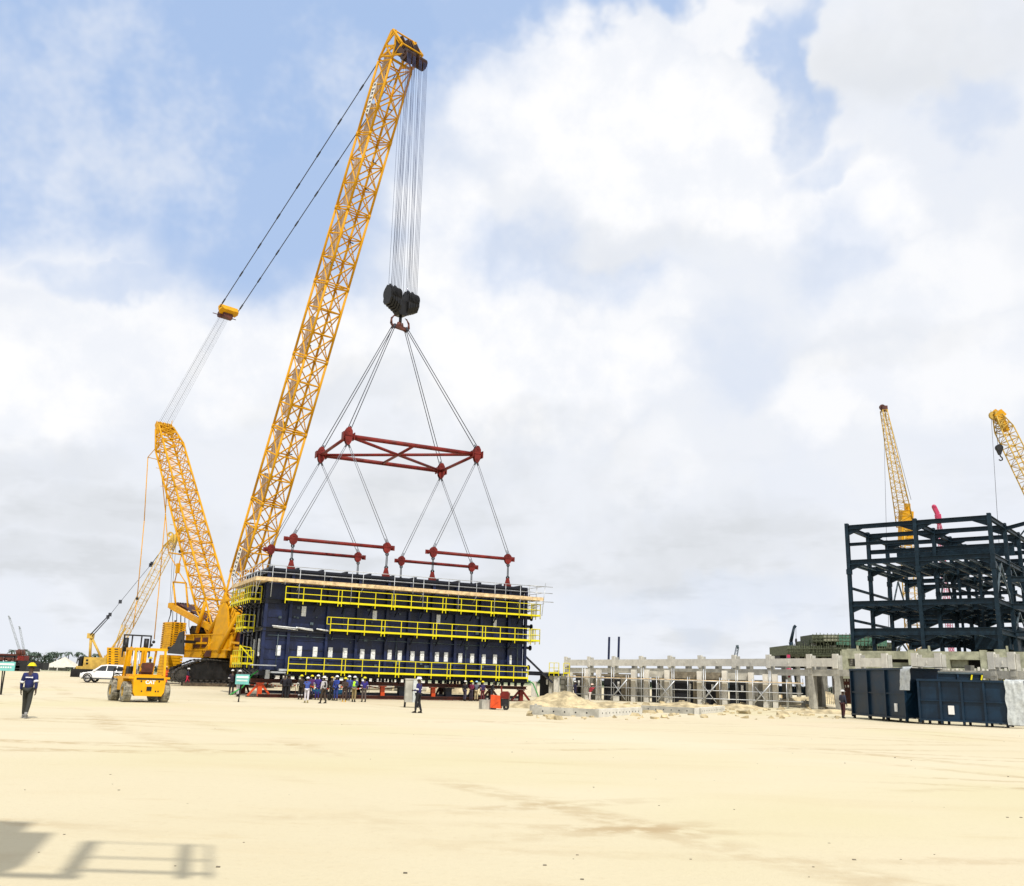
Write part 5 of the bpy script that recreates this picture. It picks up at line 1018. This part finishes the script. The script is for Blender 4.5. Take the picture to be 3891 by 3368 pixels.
m = MB(); x = xa
while x < xb:
    m.box(x, min(xb, x + 3.9), -1.1, -.35, 2.28, 2.36); x += 3.95
m.build('plank_walkway', 'plank', sf)
m = MB(); x = xa + .2; k = 0
while x < xb:
    for y in (-1.1, -.4): m.tube((x, y, gl - .2), (x, y, 3.3 if k % 2 else 2.6), .04, 5)
    k += 1; x += 1.45
for z in (1.45, .75, 2.25): m.tube((xa, -1.1, z), (xb, -1.1, z), .04, 5)
for k, x in enumerate((xa + 4.5, xa + 9.0, xa + 13.0, xa + 17.6)): m.tube((x, -1.15, .4), (x + 1.6, -1.15, 2.2), .07, 6); m.tube((x + 1.4, -1.13, .4), (x + .2, -1.13, 1.9), .035, 5)
m.build('tubes', 'galv', sf)
rnd = random.Random(11)
# rebar stubs and formwork boards by the right end
for k in range(11):
    m = MB(); m.box(-.1, .1, -.05, .05, 0, rnd.uniform(.6, 1.0)); o = m.build('formwork_board', 'plank'); o.location = G(2870 + k * 12.5, 2652) ; o.rotation_euler = (0, rnd.uniform(-.06, .06), rnd.uniform(-.4, .4)); tag(o, '%s upright timber board from the left below the right end of the scaffold' % ('first', 'second', 'third', 'fourth', 'fifth', 'sixth', 'seventh', 'eighth', 'ninth', 'tenth', 'eleventh')[k], 'timber board', 'upright timber boards')

# kerb-like foundation walls with tie holes
for pts, h, lab in (([(2022, 2716), (2275, 2727), (2440, 2716)], .42, 'low concrete foundation wall with tie holes, left and nearer one'), ([(2436, 2704), (2656, 2716), (2755, 2705)], .40, 'low concrete foundation wall with tie holes, right and farther one')):
    P = [G(*p) for p in pts]; t = thing('foundation_wall', lab, 'low wall', P[1], 0, 'low foundation walls with tie holes')
    for (a, b), mt in zip(((P[0], P[1]), (P[1], P[2])), ('concrete', 'concrete_pale')):  # shaded left face greyer, sunlit right face paler: light put into the colour
        a, b = a - P[1], b - P[1]; d = (b - a).normalized(); n_ = V((-d.y, d.x, 0)); m = MB(); m.bar(a + V((0, 0, h / 2 - .05)) + n_ * .15, b + V((0, 0, h / 2 - .05)) + n_ * .15, .3, h + .1); w_ = m.build('wall_face', mt, t)
        m = MB(); L_ = (b - a).length; k = .6
        while k < L_ - .3: c = a + d * k + V((0, 0, h * .5)); m.tube(c - n_ * .012, c + n_ * .05, .045, 6); k += .62
        m.build('tie_hole', 'dark_open', w_)

# sand heaps
def heap(px, py, rx, ry, h, lab, seed, mt='sand_pile'):
    P = G(px, py); rn = random.Random(seed); n = 26; vs = []; fs = []; off = V((rn.random() * 50, 0, 0))
    for j in range(n + 1):
        for i in range(n + 1):
            x, y = (i / n * 2 - 1), (j / n * 2 - 1); r_ = math.sqrt(x * x + y * y); b = max(0, 1 - r_) ** .9
            z = h * b * (1 + .5 * noise.noise(V((x * 2.2, y * 2.2, 0)) + off)) + .16 * h * noise.noise(V((x * 9, y * 9, 1)) + off) * min(1, b * 4) - .04
            vs.append((x * rx, y * ry, z))
    fs = [(j * (n + 1) + i, j * (n + 1) + i + 1, (j + 1) * (n + 1) + i + 1, (j + 1) * (n + 1) + i) for j in range(n) for i in range(n)]
    m = MB(); m.add(vs, fs, True); o = m.build('sand_heap', mt); o.location = P; tag(o, lab, 'sand heap', 'heaps of sand on the site')
for a in ((2145, 2690, 3.2, 2.4, 1.15, 'yellow sand heap behind the left low foundation wall', 1), (2020, 2690, 2.6, 1.8, .55, 'low sand heap right of the red wide-legged trestle', 2), (2330, 2694, 4.5, 2.0, .5, 'flat sand heap along the top of the left foundation wall', 3),
          (2610, 2690, 4.6, 2.0, .45, 'flat sand heap along the right foundation wall', 4), (3120, 2672, 4.2, 2.6, 1.15, 'crumbly yellow sand heap in front of the tall concrete columns', 5), (3010, 2676, 3.5, 2.0, .6, 'sand heap left of the crumbly one by the tall columns', 6),
          (3150, 2712, 5.0, 1.6, .35, 'low sand ridge just left of the tall blue box', 7), (1500, 2622, 3.0, 2.0, .9, 'sand heap seen under the middle of the navy module', 8), (1745, 2634, 3.6, 2.0, 1.3, 'pale sand heap seen under the right part of the navy module', 9), (2800, 2690, 3.0, 1.5, .4, 'low sand heap right of the right foundation wall', 10)): heap(*a)
# things glimpsed under the module
for k, (px, lab) in enumerate(((1060, 'pale concrete pipe seen under the left end of the module'), (1240, 'pale concrete pipe seen behind the crowd of workers'), (1430, 'pale concrete pipe seen under the middle of the module'), (1560, 'pale concrete pipe behind the grey cabinet'))):
    P = at(px, 2600, 104); P.z = gz(104) + .5; m = MB(); m.ring((0, 0, 0), (1, .15, 0), .52, .42, 3.4, 20); m.box(-1.2, 1.2, -.25, .25, .5, .95); o = m.build('concrete_pipe', 'concrete_pale'); o.location = P; tag(o, lab, 'pipe', 'concrete pipes lying behind the module')

# scatter of debris between walls and buildings
rnd = random.Random(21); m = MB()
for k in range(230):
    px, py = rnd.uniform(1990, 3220), rnd.uniform(2668, 2735); P = G(px, py) ; s_ = rnd.uniform(.04, .22) * (1 if rnd.random() < .85 else 1.8)
    q = Matrix.Rotation(rnd.random() * 6, 3, 'Z') @ Matrix.Rotation(rnd.random(), 3, 'X'); c8 = [P + q @ V((a * s_, b * s_ * rnd.uniform(.5, 1), c_ * s_ * .5)) for a in (-1, 1) for b in (-1, 1) for c_ in (-1, 1)]
    m.add(c8, [(0, 1, 3, 2), (4, 6, 7, 5), (0, 4, 5, 1), (2, 3, 7, 6), (0, 2, 6, 4), (1, 5, 7, 3)])
tag(m.build('rubble', 'sand_pile'), 'broken clods and rubble strewn before the concrete buildings', 'rubble', kind='stuff')
m = MB()
for k in range(110):
    P = G(rnd.uniform(-60, 3950), 2660 + 700 * rnd.random() ** 1.6); s_ = rnd.uniform(.006, .018); m.add([P + V((a * s_, b * s_ * .7, c_ * s_ * .6 + s_ * .2)) for a in (-1, 1) for b in (-1, 1) for c_ in (-1, .6)], [(0, 1, 3, 2), (4, 6, 7, 5), (0, 4, 5, 1), (2, 3, 7, 6), (0, 2, 6, 4), (1, 5, 7, 3)])
tag(m.build('pebbles', 'brick_infill'), 'small pebbles scattered over the sand', 'pebbles', kind='stuff')

# ------------------------------------------------------------------ green scaffolded building
YG = 138.; go = at(3110, 2500, YG); go.z = gz(YG); gb = thing('scaffolded_building', 'unfinished building wrapped in green netting and scaffold left of the steel frame', 'building', go, 0)
PG = lambda x, y, o=0.: at(x, y, YG + o) - go
def gbox(nm, mt, x0, x1, y0, y1, d0, d1): a, b = PG(x0, y1), PG(x1, y0); m = MB(); m.box(a.x, b.x, d0, d1, a.z, b.z); m.build(nm, mt, gb)
gbox('deck_net', 'net_green', 2990, 3420, 2466, 2488, 0, 9); gbox('upper_room', 'net_green', 3090, 3128, 2413, 2442, 0, 6); gbox('upper_net', 'net_teal', 3188, 3380, 2418, 2450, 1, 7); gbox('pale_panel', 'concrete_green', 3128, 3184, 2416, 2438, -.1, 5)
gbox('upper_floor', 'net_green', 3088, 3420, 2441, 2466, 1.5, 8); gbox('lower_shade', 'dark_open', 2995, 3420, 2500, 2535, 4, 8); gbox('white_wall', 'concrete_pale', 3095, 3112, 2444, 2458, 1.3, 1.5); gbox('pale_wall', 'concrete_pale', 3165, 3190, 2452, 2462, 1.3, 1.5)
rnd = random.Random(4)
for k in range(12): x = 3000 + k * 34; a = PG(x, 2488); m = MB(); m.box(a.x - .25, a.x + .25, .3, .8, 0, a.z); m.build('column', 'concrete_dark', gb)
m = MB()
for k in range(46): x = 2990 + k * 9.2; a, b = PG(x, 2500), PG(x, 2455 - 12 * rnd.random()); m.tube(V((a.x, -.3, a.z)), V((b.x, -.3, b.z)), .045, 4)
for k in range(16): x = 3085 + k * 14; a, b = PG(x, 2468), PG(x, 2405 + 6 * rnd.random()); m.tube(V((a.x, -.4, a.z)), V((b.x, -.4, b.z)), .05, 4)
for y, x0, x1 in ((2467, 2988, 3420), (2486, 2985, 3420), (2494, 2985, 3420), (2414, 3084, 3300), (2425, 3084, 3300), (2438, 3084, 3300)): m.tube(PG(x0, y) - V((0, .45, 0)), PG(x1, y) - V((0, .45, 0)), .06, 4)
m.build('scaffold_tubes', 'net_green', gb)
m = MB()
for k in range(30): x = 3035 + k * 5; a = PG(x, 2466); m.tube(V((a.x, 2, a.z)), V((a.x, 2, a.z + rnd.uniform(.4, 1.6))), .05, 4)
m.build('rebar_row', 'black', gb)

# ------------------------------------------------------------------ the dark steel building frame on its podium
SF = Frame((39.6, 110, 0), -.67); LS = 15.3; DB = 7.49
pz = 6.45
pod = thing('podium', 'olive grey concrete podium carrying the dark steel frame', 'concrete building', SF.o, SF.a)
m = MB(); m.box(-1.2, LS + 14, -1.0, -.4, 5.35, 6.2); m.build('edge_beam', 'concrete_green', pod)
m = MB(); m.box(-1.2, LS + 14, -.4, 34, 5.7, 6.15); m.build('podium_slab', 'concrete_green', pod)
for k in range(9): m = MB(); x = -1.0 + k * 3.6; m.box(x, x + .6, -1.05, -.35, gz(110), 5.35 if k % 2 else 6.35); m.build('pier', 'concrete_green', pod)
m = MB(); m.box(-1.2, LS + 14, -.9, -.5, 3.9, 4.5); m.build('lower_beam', 'concrete_green', pod)
for a, b, z0, z1 in ((1, 6, 4.5, 5.0), (8, 12, 4.6, 5.35), (13, 16.5, 3.0, 4.0), (18, 24, 4.4, 5.2)): m = MB(); m.box(a, b, -.3, .2, z0, z1); m.build('wall_panel', 'concrete_green', pod)
m = MB(); m.box(-1, LS + 13, 3.0, 3.4, gz(110), 5.6); m.build('dark_backing', 'dark_open', pod)  # near-black sheet standing for the shaded space under the slab
m = MB()
for k in range(24): x = 9 + k * .42; m.box(x, x + .2, -1.6, -1.4, 3.3 + .3 * rnd.random(), 4.3 + .3 * rnd.random())
m.build('starter_bars', 'concrete_pale', pod)
for x in (0, LS / 2, LS):
    m = MB(); m.box(x - .55, x + .55, -.75, .5, 6.15, 6.45); m.box(x + .6, x + .75, -.8, -.5, 5.9, 6.8); m.build('plinth', 'concrete_green', pod)
fr2 = thing('steel_building', 'dark slate steel building frame of several open storeys at the right edge', 'steel frame', SF.o, SF.a)
zs = [SF.pl(x, y).z for x, y in ((3226, 2005), (3228, 2070), (3230, 2138), (3237, 2296), (3243, 2402))]; ZT = 20.85
depth = [0, DB, 2 * DB, 3 * DB, 4 * DB]
for x in (0, LS / 2, LS):
    for j, y in enumerate(depth):
        m = MB(); m.ibeam((x, y, pz), (x, y, ZT if j < 4 else ZT - 2), .40, .44, .06, (0, 1, 0)); m.box(x - .3, x + .3, y - .3, y + .3, pz, pz + .08); m.box(x - .27, x + .27, y - .27, y + .27, 14.9, 15.5); m.build('column', 'slate_steel', fr2)
def hbeam(a, b, h, w_=.34, nm='girder', hn=True, mt='slate_steel'):
    a, b = V(a), V(b); m = MB(); m.ibeam(a, b, w_, h, .06); d = (b - a).normalized(); L_ = (b - a).length
    if hn:
        for o_, q in ((a, 1), (b, -1)):
            m.prism([(0, -h / 2), (1.5, -h / 2), (0, -h / 2 - .65)], o_ + d * (.2 * q), d * q, (0, 0, 1), d.cross(V((0, 0, 1))), -.03, .03); m.bar(o_ + d * q * .22 + V((0, 0, -h / 2 - .62)), o_ + d * q * 1.7 + V((0, 0, -h / 2)), w_ * .9, .05)
    m.build(nm, mt, fr2)
for i, z in enumerate(zs):
    for j, y in enumerate(depth):
        for x0, x1 in ((0, LS / 2), (LS / 2, LS)):
            if i == 1 and j == 0: continue
            if i == 1 and j > 0: hbeam((x0, y, z), (x1, y, z), .5, hn=False); continue
            hbeam((x0, y, z), (x1, y, z), (.5, .35, .55, .62, .8)[i], hn=(i != 1))
    for x in (0, LS / 2, LS):
        for y0, y1 in zip(depth, depth[1:]):
            if i == 1: continue
            hbeam((x, y0, z), (x, y1, z), (.5, .4, .5, .5, .55)[i], hn=False, nm='side_beam')
hbeam((0, 0, zs[1]), (LS / 2, 0, zs[1]), .35, hn=False); hbeam((2 * DB * 0 + 2, DB * 1.6, zs[1] + .1), (LS, DB * 1.6, zs[1] + .1), 1.5, hn=False, nm='plate_girder'); hbeam((0, DB * 2.2, zs[1] - 1.4), (LS, DB * 2.2, zs[1] - 1.4), .8, hn=False, nm='plate_girder')
for z in (zs[2] - .1, zs[3] + .1, zs[2] - 1.9, zs[4] - .2):
    m = MB(); k = .7; full = z in (zs[2] - .1, zs[3] + .1, zs[4] - .2)
    while k < LS:
        if full or k > LS * .45: m.ibeam((k, .3 if full else DB, z), (k, DB * (4 if k > LS * .5 else 2), z), .2, .28, .03)
        k += 1.5 if full else 2.4
    m.build('joists', 'slate_light' if full else 'slate_steel', fr2)
for z in (12.0, 13.4, 16.6):
    for y in (DB * 1.5, DB * 3.4): m = MB(); m.ibeam((LS * .42, y, z), (LS, y, z), .25, .42, .05); m.build('inner_beam', 'slate_steel', fr2)
for x in (LS * .6, LS * .75, LS * .88):
    for y in (DB * 1.5, DB * 2.6): m = MB(); m.ibeam((x, y, pz), (x, y, 17), .25, .3, .05, (0, 1, 0)); m.build('inner_post', 'slate_steel', fr2)
m = MB(); m.box(LS * .62, LS - .5, DB * 1.7, DB * 2.5, pz + .3, 9.6); m.box(LS * .75, LS - .3, DB * .8, DB * 1.6, pz + .3, 9.0); m.build('casing', 'slate_steel', fr2)
for x, y0, y1, z0, z1 in ((0, 2 * DB, 3 * DB, zs[3], zs[2]), (LS, 0, DB, zs[3], zs[2]), (LS, DB, 2 * DB, zs[4], zs[3]), (0, 2 * DB, 3 * DB, pz, zs[4]), (LS / 2, DB, 2 * DB, zs[3], zs[2])):
    m = MB(); ym = (y0 + y1) / 2; m.bar((x, y0, z0), (x, ym, z1 - .4), .16); m.bar((x, y1, z0), (x, ym, z1 - .4), .16); m.build('brace', 'slate_light', fr2)
for z0, z1 in ((11.2, 13.5), (7.6, 9.8)):
    m = MB(); m.bar((0, 0, (z0 + z1) / 2 + 1.0), (0, 2 * DB, (z0 + z1) / 2 + .9), .2, .28); m.build('side_rail', 'slate_steel', fr2)
for a, b in (((LS, 0, zs[2]), (LS, DB, zs[3] + 1)), ((LS, DB, zs[2] + 1), (LS, 2 * DB, zs[3] + 2))): m = MB(); m.bar(a, b, .12); m.build('brace', 'slate_light', fr2)
m = MB(); m.ibeam((LS, DB, 20.2), (LS + 3.2, DB, 20.9), .3, .4, .04); m.bar((LS + 2.6, DB, 20.6), (LS + 1.6, DB, 19.4), .14); m.build('outrigger_beam', 'slate_steel', fr2)
# right-hand steel bay running out of frame
for j, y in enumerate(depth):
    m = MB(); m.ibeam((LS + 7.5, y + 4, pz), (LS + 7.5, y + 4, 17.5), .46, .5, .07, (0, 1, 0)); m.build('column', 'slate_steel', fr2)
for z in (8.5, 11.5, 14.5): m = MB(); m.ibeam((LS, DB, z), (LS + 7.5, DB + 4, z), .3, .6, .05); m.build('girder', 'slate_steel', fr2)

# ------------------------------------------------------------------ big blue steel boxes on the right
def bluebox(lab, a, b, hz_, dep, nb, lean=0., lo=.22, tag_at=None, top_pale=False):
    A, B = G(*a), G(*b); A.z = 0; B.z = 0; F_ = Frame(A, math.atan2((B - A).y, (B - A).x)); Ln = (B - A).length; t = thing('steel_box', lab, 'steel casing', A + V((0, 0, gz(A.y))), F_.a, 'dark blue steel casings')
    m = MB(); m.box(.05, Ln - .05, .05, dep, lo + .08, hz_ - .05); m.build('panel', 'blue_box', t)
    for k in range(nb + 1): x = Ln * k / nb; m = MB(); m.box(x - .06, x + .06, -.09, .05, lo - .12, hz_ + .02); m.build('rib', 'blue_box', t)
    m = MB(); m.box(0, Ln, -.05, .05, hz_ * .52, hz_ * .52 + .07); m.build('mid_rail', 'blue_box', t)
    m = MB(); m.box(-.08, Ln + .08, -.12, .08, hz_ - .1, hz_ + .02); m.box(-.08, Ln + .08, dep - .05, dep + .08, hz_ - .1, hz_ + .02)
    for x in (-.04, Ln + .04): m.box(x - .04, x + .04, .08, dep - .05, hz_ - .1, hz_ + .02)
    m.build('top_rim', 'blue_box' if not top_pale else 'slate_light', t)
    m = MB(); m.box(-.05, Ln + .05, -.12, .1, lo, lo + .1); m.build('bottom_rim', 'blue_box', t)
    for k in range(nb + 1):
        for y in (0.05, dep - .1): m = MB(); x = min(max(Ln * k / nb, .1), Ln - .1); m.box(x - .07, x + .07, y - .07, y + .07, 0, lo); m.build('foot', 'black_metal', t)
    if tag_at: m = MB(); m.box(tag_at * Ln, tag_at * Ln + .32, -.02, .04, .62, 1.12); m.build('paper_notice', 'white', t)
    return F_, Ln, t
F1, L1, t1 = bluebox('tallest dark blue ribbed steel casing, left one of the row on the sand', (3243, 2729), (3448, 2748), 3.25, 2.2, 3, tag_at=.80)
F2_, L2, t2 = bluebox('long lower dark blue ribbed steel casing in front on the right', (3500, 2752), (3838, 2768), 2.6, 2.4, 4, tag_at=.33)
F3, L3, t3 = bluebox('dark blue steel casing with a pale top edge standing behind the long one', (3470, 2732), (3745, 2742), 3.3, 2.0, 3, top_pale=True)
m = MB()
for x in (L3 * .86, L3 * 1.0): m.bar((x - .25, -.15, 2.1), (x, -.12, 3.15), .09)
o = m.build('yellow_props', 'rail_yellow', t3)
def tarp(fr_, x0, x1, ztop, zbot, dep, lab, seed, gz0):
    n, mm = 16, 26; rn = V((seed * 7.3, 0, 0)); vs = []
    for j in range(mm + 1):
        for i in range(n + 1):
            u_, v_ = i / n, j / mm; x = x0 + (x1 - x0) * u_; L_ = dep + (ztop - zbot); s_ = v_ * L_
            if s_ < dep: y, z = dep - s_, ztop + .06
            else: y, z = -.14 - .12 * (s_ - dep) / (ztop - zbot), ztop + .03 - (s_ - dep)
            w_ = noise.noise(V((x * 3.5, z * .9, y)) + rn) * .13 + noise.noise(V((x * 9, z * 3, y)) + rn) * .05; x += .12 * noise.noise(V((z * 1.5, seed, y))) * (1 if i in (0, n) else .3)
            vs.append((x, y - abs(w_) if s_ >= dep else y, z + (w_ * .3 if s_ < dep else 0)))
    m = MB(); m.add(vs, [(j * (n + 1) + i, j * (n + 1) + i + 1, (j + 1) * (n + 1) + i + 1, (j + 1) * (n + 1) + i) for j in range(mm) for i in range(n)], True)
    o = m.build('tarpaulin', 'wrap'); o.location = fr_.o + V((0, 0, gz0)); o.rotation_euler = (0, 0, fr_.a); tag(o, lab, 'tarpaulin', 'pale tarpaulins on the blue casings')
tarp(F1, L1 - .12, L1 + 1.15, 3.27, 1.9, 2.2, 'pale grey tarpaulin hanging off the right end of the tallest blue casing', 1, 0)
tarp(F2_, L2 - .05, L2 + .95, 2.62, .15, 2.4, 'pale crumpled tarpaulin draped down the right end of the long blue casing', 2, 0)
bluebox('dark blue steel casing cut off by the right edge of the picture', (3872, 2760), (4010, 2764), 2.7, 2.2, 2)
P = G(3790, 2700); m = MB(); m.box(0, 5, 0, 2, .3, 3.0); m.box(-.1, 5.1, -.1, 0, 2.9, 3.05); o = m.build('open_casing', 'dark_open'); o.location = P; o.rotation_euler = (0, 0, -.3); tag(o, 'black steel casing with yellow braces behind the right end of the long blue one', 'steel casing')
m = MB(); m.bar((.3, -.12, 2.0), (.8, -.12, 2.95), .08); m.bar((.8, -.12, 2.95), (1.5, -.12, 2.3), .08); y_ = m.build('brace', 'rail_yellow', o)
for px, py, lab in ((3318, 2520, 'pink red site machine part hanging before the tall concrete column'),): pass
P = G(3002, 2690); 
t = thing('concrete_bucket', 'pink red concrete bucket hanging beside the tall columns left of the sand heap', 'concrete bucket', at(2998, 2552, 95), 0)
m = MB(); m.tube((0, 0, .3), (0, 0, 0), .24, 12); m.tube((0, 0, 0), (0, 0, -.6), .24, 12, .08); m.build('bucket', 'pink', t); m = MB(); m.tube((0, 0, .3), (0, 0, 1.5), .02, 5); m.box(-.15, .15, -.08, .08, 1.3, 1.6); m.build('hanger', 'pink', t)

# ------------------------------------------------------------------ far left: stacked steel, tents, trees
def farbox(m, x0, x1, y0, y1, Y, o_, d=3.): a, b = at(x0, y1, Y) - o_, at(x1, y0, Y) - o_; m.box(a.x, b.x, 0, d, a.z, b.z)
YS = 230.; so_ = at(40, 2550, YS); so_.z = gz(YS); t = thing('steel_stack', 'dark stack of steel sections and pipework at the left edge', 'steel stack', so_, 0)
for nm, mt, bs in (('dark_sections', 'black', [(-40, 130, 2548, 2540), (-40, 62, 2524, 2516), (-30, 100, 2536, 2528), (60, 130, 2520, 2512), (-40, 60, 2492, 2496), (90, 135, 2493, 2495)]), ('red_sections', 'rust_steel', [(-40, 60, 2486, 2491), (-40, 62, 2500, 2508), (40, 75, 2530, 2538)]), ('upright_frames', 'slate_steel', [(-20, -14, 2490, 2550), (10, 15, 2495, 2550), (44, 50, 2492, 2550), (72, 76, 2510, 2552), (118, 122, 2512, 2550), (100, 104, 2510, 2552)]), ('timber_packs', 'concrete_pale', [(20, 28, 2505, 2512), (38, 42, 2505, 2510), (48, 70, 2543, 2550), (52, 66, 2502, 2506)])):
    m = MB()
    for i, (x0, x1, y0, y1) in enumerate(bs): farbox(m, x0, x1, min(y0, y1), max(y0, y1), YS - i * .3, so_, 3 - i * .2)
    m.build(nm, mt, t)
ro = at(80, 2530, 215); ro.z = gz(215); t = thing('piling_rig', 'rusty red site rig standing in the steel stack at the far left', 'site machine', ro, 0)
m = MB(); farbox(m, 64, 95, 2492, 2510, 215, ro, 2); m.build('body', 'red_steel', t)
for x in (66, 74, 83, 93): m = MB(); a, b = at(x, 2490, 215) - ro, at(x - 2, 2472 - (x % 5), 215) - ro; m.tube(a, b, .25, 6); m.build('mast', 'rust_steel', t)
m = MB(); farbox(m, 64, 95, 2512, 2549, 214, ro, 2); m.build('base', 'black', t)
for px, w_, h_, Yt, lab in ((240, 62, 50, 330, 'large cream peaked tent at the far left'), (205, 36, 30, 350, 'small cream tent left of the large peaked one'), (165, 30, 28, 345, 'white low tent beside the dark steel stack'), (290, 22, 18, 335, 'low cream tent at the right of the large one')):
    o_ = at(px, 2548, Yt); o_.z = gz(Yt); k = Yt / FP; W_, Hh = w_ * k, h_ * k; t = thing('tent', lab, 'tent', o_, 0, 'cream tents on the horizon'); m = MB(); n = 12; vs = []
    for j in range(6):
        r_ = 1 - j / 5; z = Hh * (.28 + .72 * (1 - r_) ** 1.25)
        for sx, sy in ((-1, -1), (0, -1.0), (1, -1), (1, 0), (1, 1), (0, 1), (-1, 1), (-1, 0)): vs.append((sx * r_ * W_, sy * r_ * W_ * .8, z))
    m.add(vs, [(j * 8 + i, j * 8 + (i + 1) % 8, (j + 1) * 8 + (i + 1) % 8, (j + 1) * 8 + i) for j in range(5) for i in range(8)]); m.build('canopy', 'tent', t)
    m = MB(); [m.box(a * W_ - .12, a * W_ + .12, b * W_ * .8 - .12, b * W_ * .8 + .12, 0, Hh * .28) for a in (-.97, 0, .97) for b in (-.97, .97)]; m.box(-W_ * .9, W_ * .2, .5, .8, 0, Hh * .22); m.build('poles', 'concrete_pale', t)
m = MB(); o_ = at(150, 2548, 300); o_.z = gz(300)
for x0, x1, y0, y1, dd in ((135, 165, 2518, 2543, 0), (120, 138, 2522, 2545, 3)): farbox(m, x0, x1, y0, y1, 300 + dd, o_, 4)
ob = m.build('site_cabins', 'black'); ob.location = o_; tag(ob, 'dark low site cabins between the steel stack and the tents', 'cabin')

def leafball(m, c, r, n, s_, rn, flat=.8):
    for _ in range(n):
        d = V((rn.gauss(0, 1), rn.gauss(0, 1), rn.gauss(0, 1) * flat)).normalized() * r * rn.random() ** .4; p = V(c) + d; a = V((rn.gauss(0, 1), rn.gauss(0, 1), rn.gauss(0, 1))).normalized(); b = a.cross(V((rn.random(), rn.random(), rn.random() + .1))).normalized(); q = s_ * rn.uniform(.5, 1.3)
        m.add([p - a * q, p + b * q * .7, p + a * q, p - b * q * .7], [(0, 1, 2, 3)])
rn = random.Random(9); m = MB()
for k in range(330):
    az = rn.uniform(-120, 4100); Yw = rn.uniform(620, 760); P = at(az, 2530, Yw); h = rn.uniform(2.5, 5.5) if az < 1000 else rn.uniform(2, 3.5); leafball(m, (P.x, P.y, gz(200) + h * .35), h * .75, 40, 2.0, rn, .6)
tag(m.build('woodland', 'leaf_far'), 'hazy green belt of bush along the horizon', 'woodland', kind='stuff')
for k, (px, py, kind) in enumerate(((47, 2466, 0), (92, 2464, 0), (60, 2476, 1), (125, 2474, 0), (150, 2478, 0), (172, 2482, 1), (189, 2475, 0), (213, 2482, 1), (231, 2477, 0), (262, 2474, 0), (295, 2474, 0), (365, 2480, 0), (320, 2486, 1), (100, 2486, 1))):
    Yp = 480 + (k * 37) % 90; P = at(px, py, Yp); g_ = V((P.x, P.y, gz(200))); h = P.z - g_.z
    lean = rn.uniform(-.05, .12) * h
    t = thing('palm_tree' if kind == 0 else 'broadleaf_tree', ('tall palm on the left horizon, number %d' % k) if 0 else ['palm just above the left edge of the steel stack', 'palm above the rusty red rig', 'rounded tree between the two leftmost palms', 'palm right of the rusty red rig', 'palm above the white low tent', 'bushy tree above the gap left of the small tent', 'palm above the small cream tent', 'bushy tree left of the large tent peak', 'palm at the left shoulder of the large tent', 'leaning palm right of the large tent peak', 'palm halfway between the large tent and the second crane', 'palm rising just right of the second crane A-frame', 'bushy tree just left of the second crane', 'bushy tree behind the rusty red rig'][k], 'palm' if kind == 0 else 'tree', g_, 0, 'trees on the left horizon')
    m = MB(); m.tube((0, 0, 0), (lean, 0, h * .9), .35, 6, .2); m.build('trunk', 'bark', t); m = MB()
    if kind == 0:
        for f in range(16):
            an = f * 2.4; e = V((math.cos(an), math.sin(an), 0)); ln = rn.uniform(2.3, 3.2); el = rn.uniform(-.1, .9); p0 = V((lean, 0, h * .9))
            for s_ in range(4):
                a0, a1 = s_ / 4, (s_ + 1) / 4; f_ = lambda u: p0 + e * ln * u + V((0, 0, ln * (el * u - .9 * u * u))); sd = e.cross(V((0, 0, 1))) * .42; m.add([f_(a0) - sd, f_(a0) + sd, f_(a1) + sd * (1 if s_ < 3 else .2), f_(a1) - sd * (1 if s_ < 3 else .2)], [(0, 1, 2, 3)])
    else:
        for _ in range(7): leafball(m, (rn.gauss(0, 1.8), rn.gauss(0, 1), h * .72 + rn.gauss(0, .9)), 1.8, 60, .55, rn)
    m.build('crown', 'leaf_far', t)

# ------------------------------------------------------------------ platform just out of frame on the left whose shadow falls on the sand
sh = V((-sdir.x, -sdir.y, 0)) / sdir.z
def cast(px, py, h): P = G(px, py); Q = P - sh * h; return V((Q.x, Q.y, h))
t = thing('work_platform', 'raised site platform with guard rails, known here only by its shadow at the lower left', 'platform', (0, 0, 0), 0)
c_ = cast(130, 3125, 9.6); d_ = cast(205, 3165, 9.2); m = MB(); m.box(c_.x - 5, c_.x, c_.y - 1.2, c_.y, 5.7, 9.6); m.box(c_.x - 4, d_.x, d_.y - .9, d_.y, 6.8, 9.2)
m.box(c_.x - 4.6, c_.x - 4.0, c_.y - 1.1, c_.y - .2, 0, 5.7); m.box(c_.x - 1.6, c_.x - 1.0, c_.y - 1.1, c_.y - .2, 0, 5.7); m.build('cabin', 'concrete', t)
RY = 3.8; zfor = lambda py: (G(500, py).y - RY) / sh.y        # height on the railing plane whose shadow lands at row py
zm = zfor(3262); xof = lambda px: cast(px, 3262, zm).x; xl, xr, xp = xof(250), xof(825), xof(712); m = MB()
for py, th in ((3205, .03), (3262, .045), (3313, .07)): z = zfor(py); m.bar((xl, RY, z), (xr, RY, z), th, th)
z0, z1 = zfor(3330), zfor(3205)
for x, th in ((xl + .1, .13), (xp, .10), (xr - .04, .04)): m.bar((x, RY, z0), (x, RY, z1), th, th)
m.build('guard_rails', 'galv', t); m = MB(); m.bar((c_.x - .1, RY, zfor(3340)), (xl + .2, RY, zfor(3340)), .1, .14); m.build('bracket', 'galv', t)
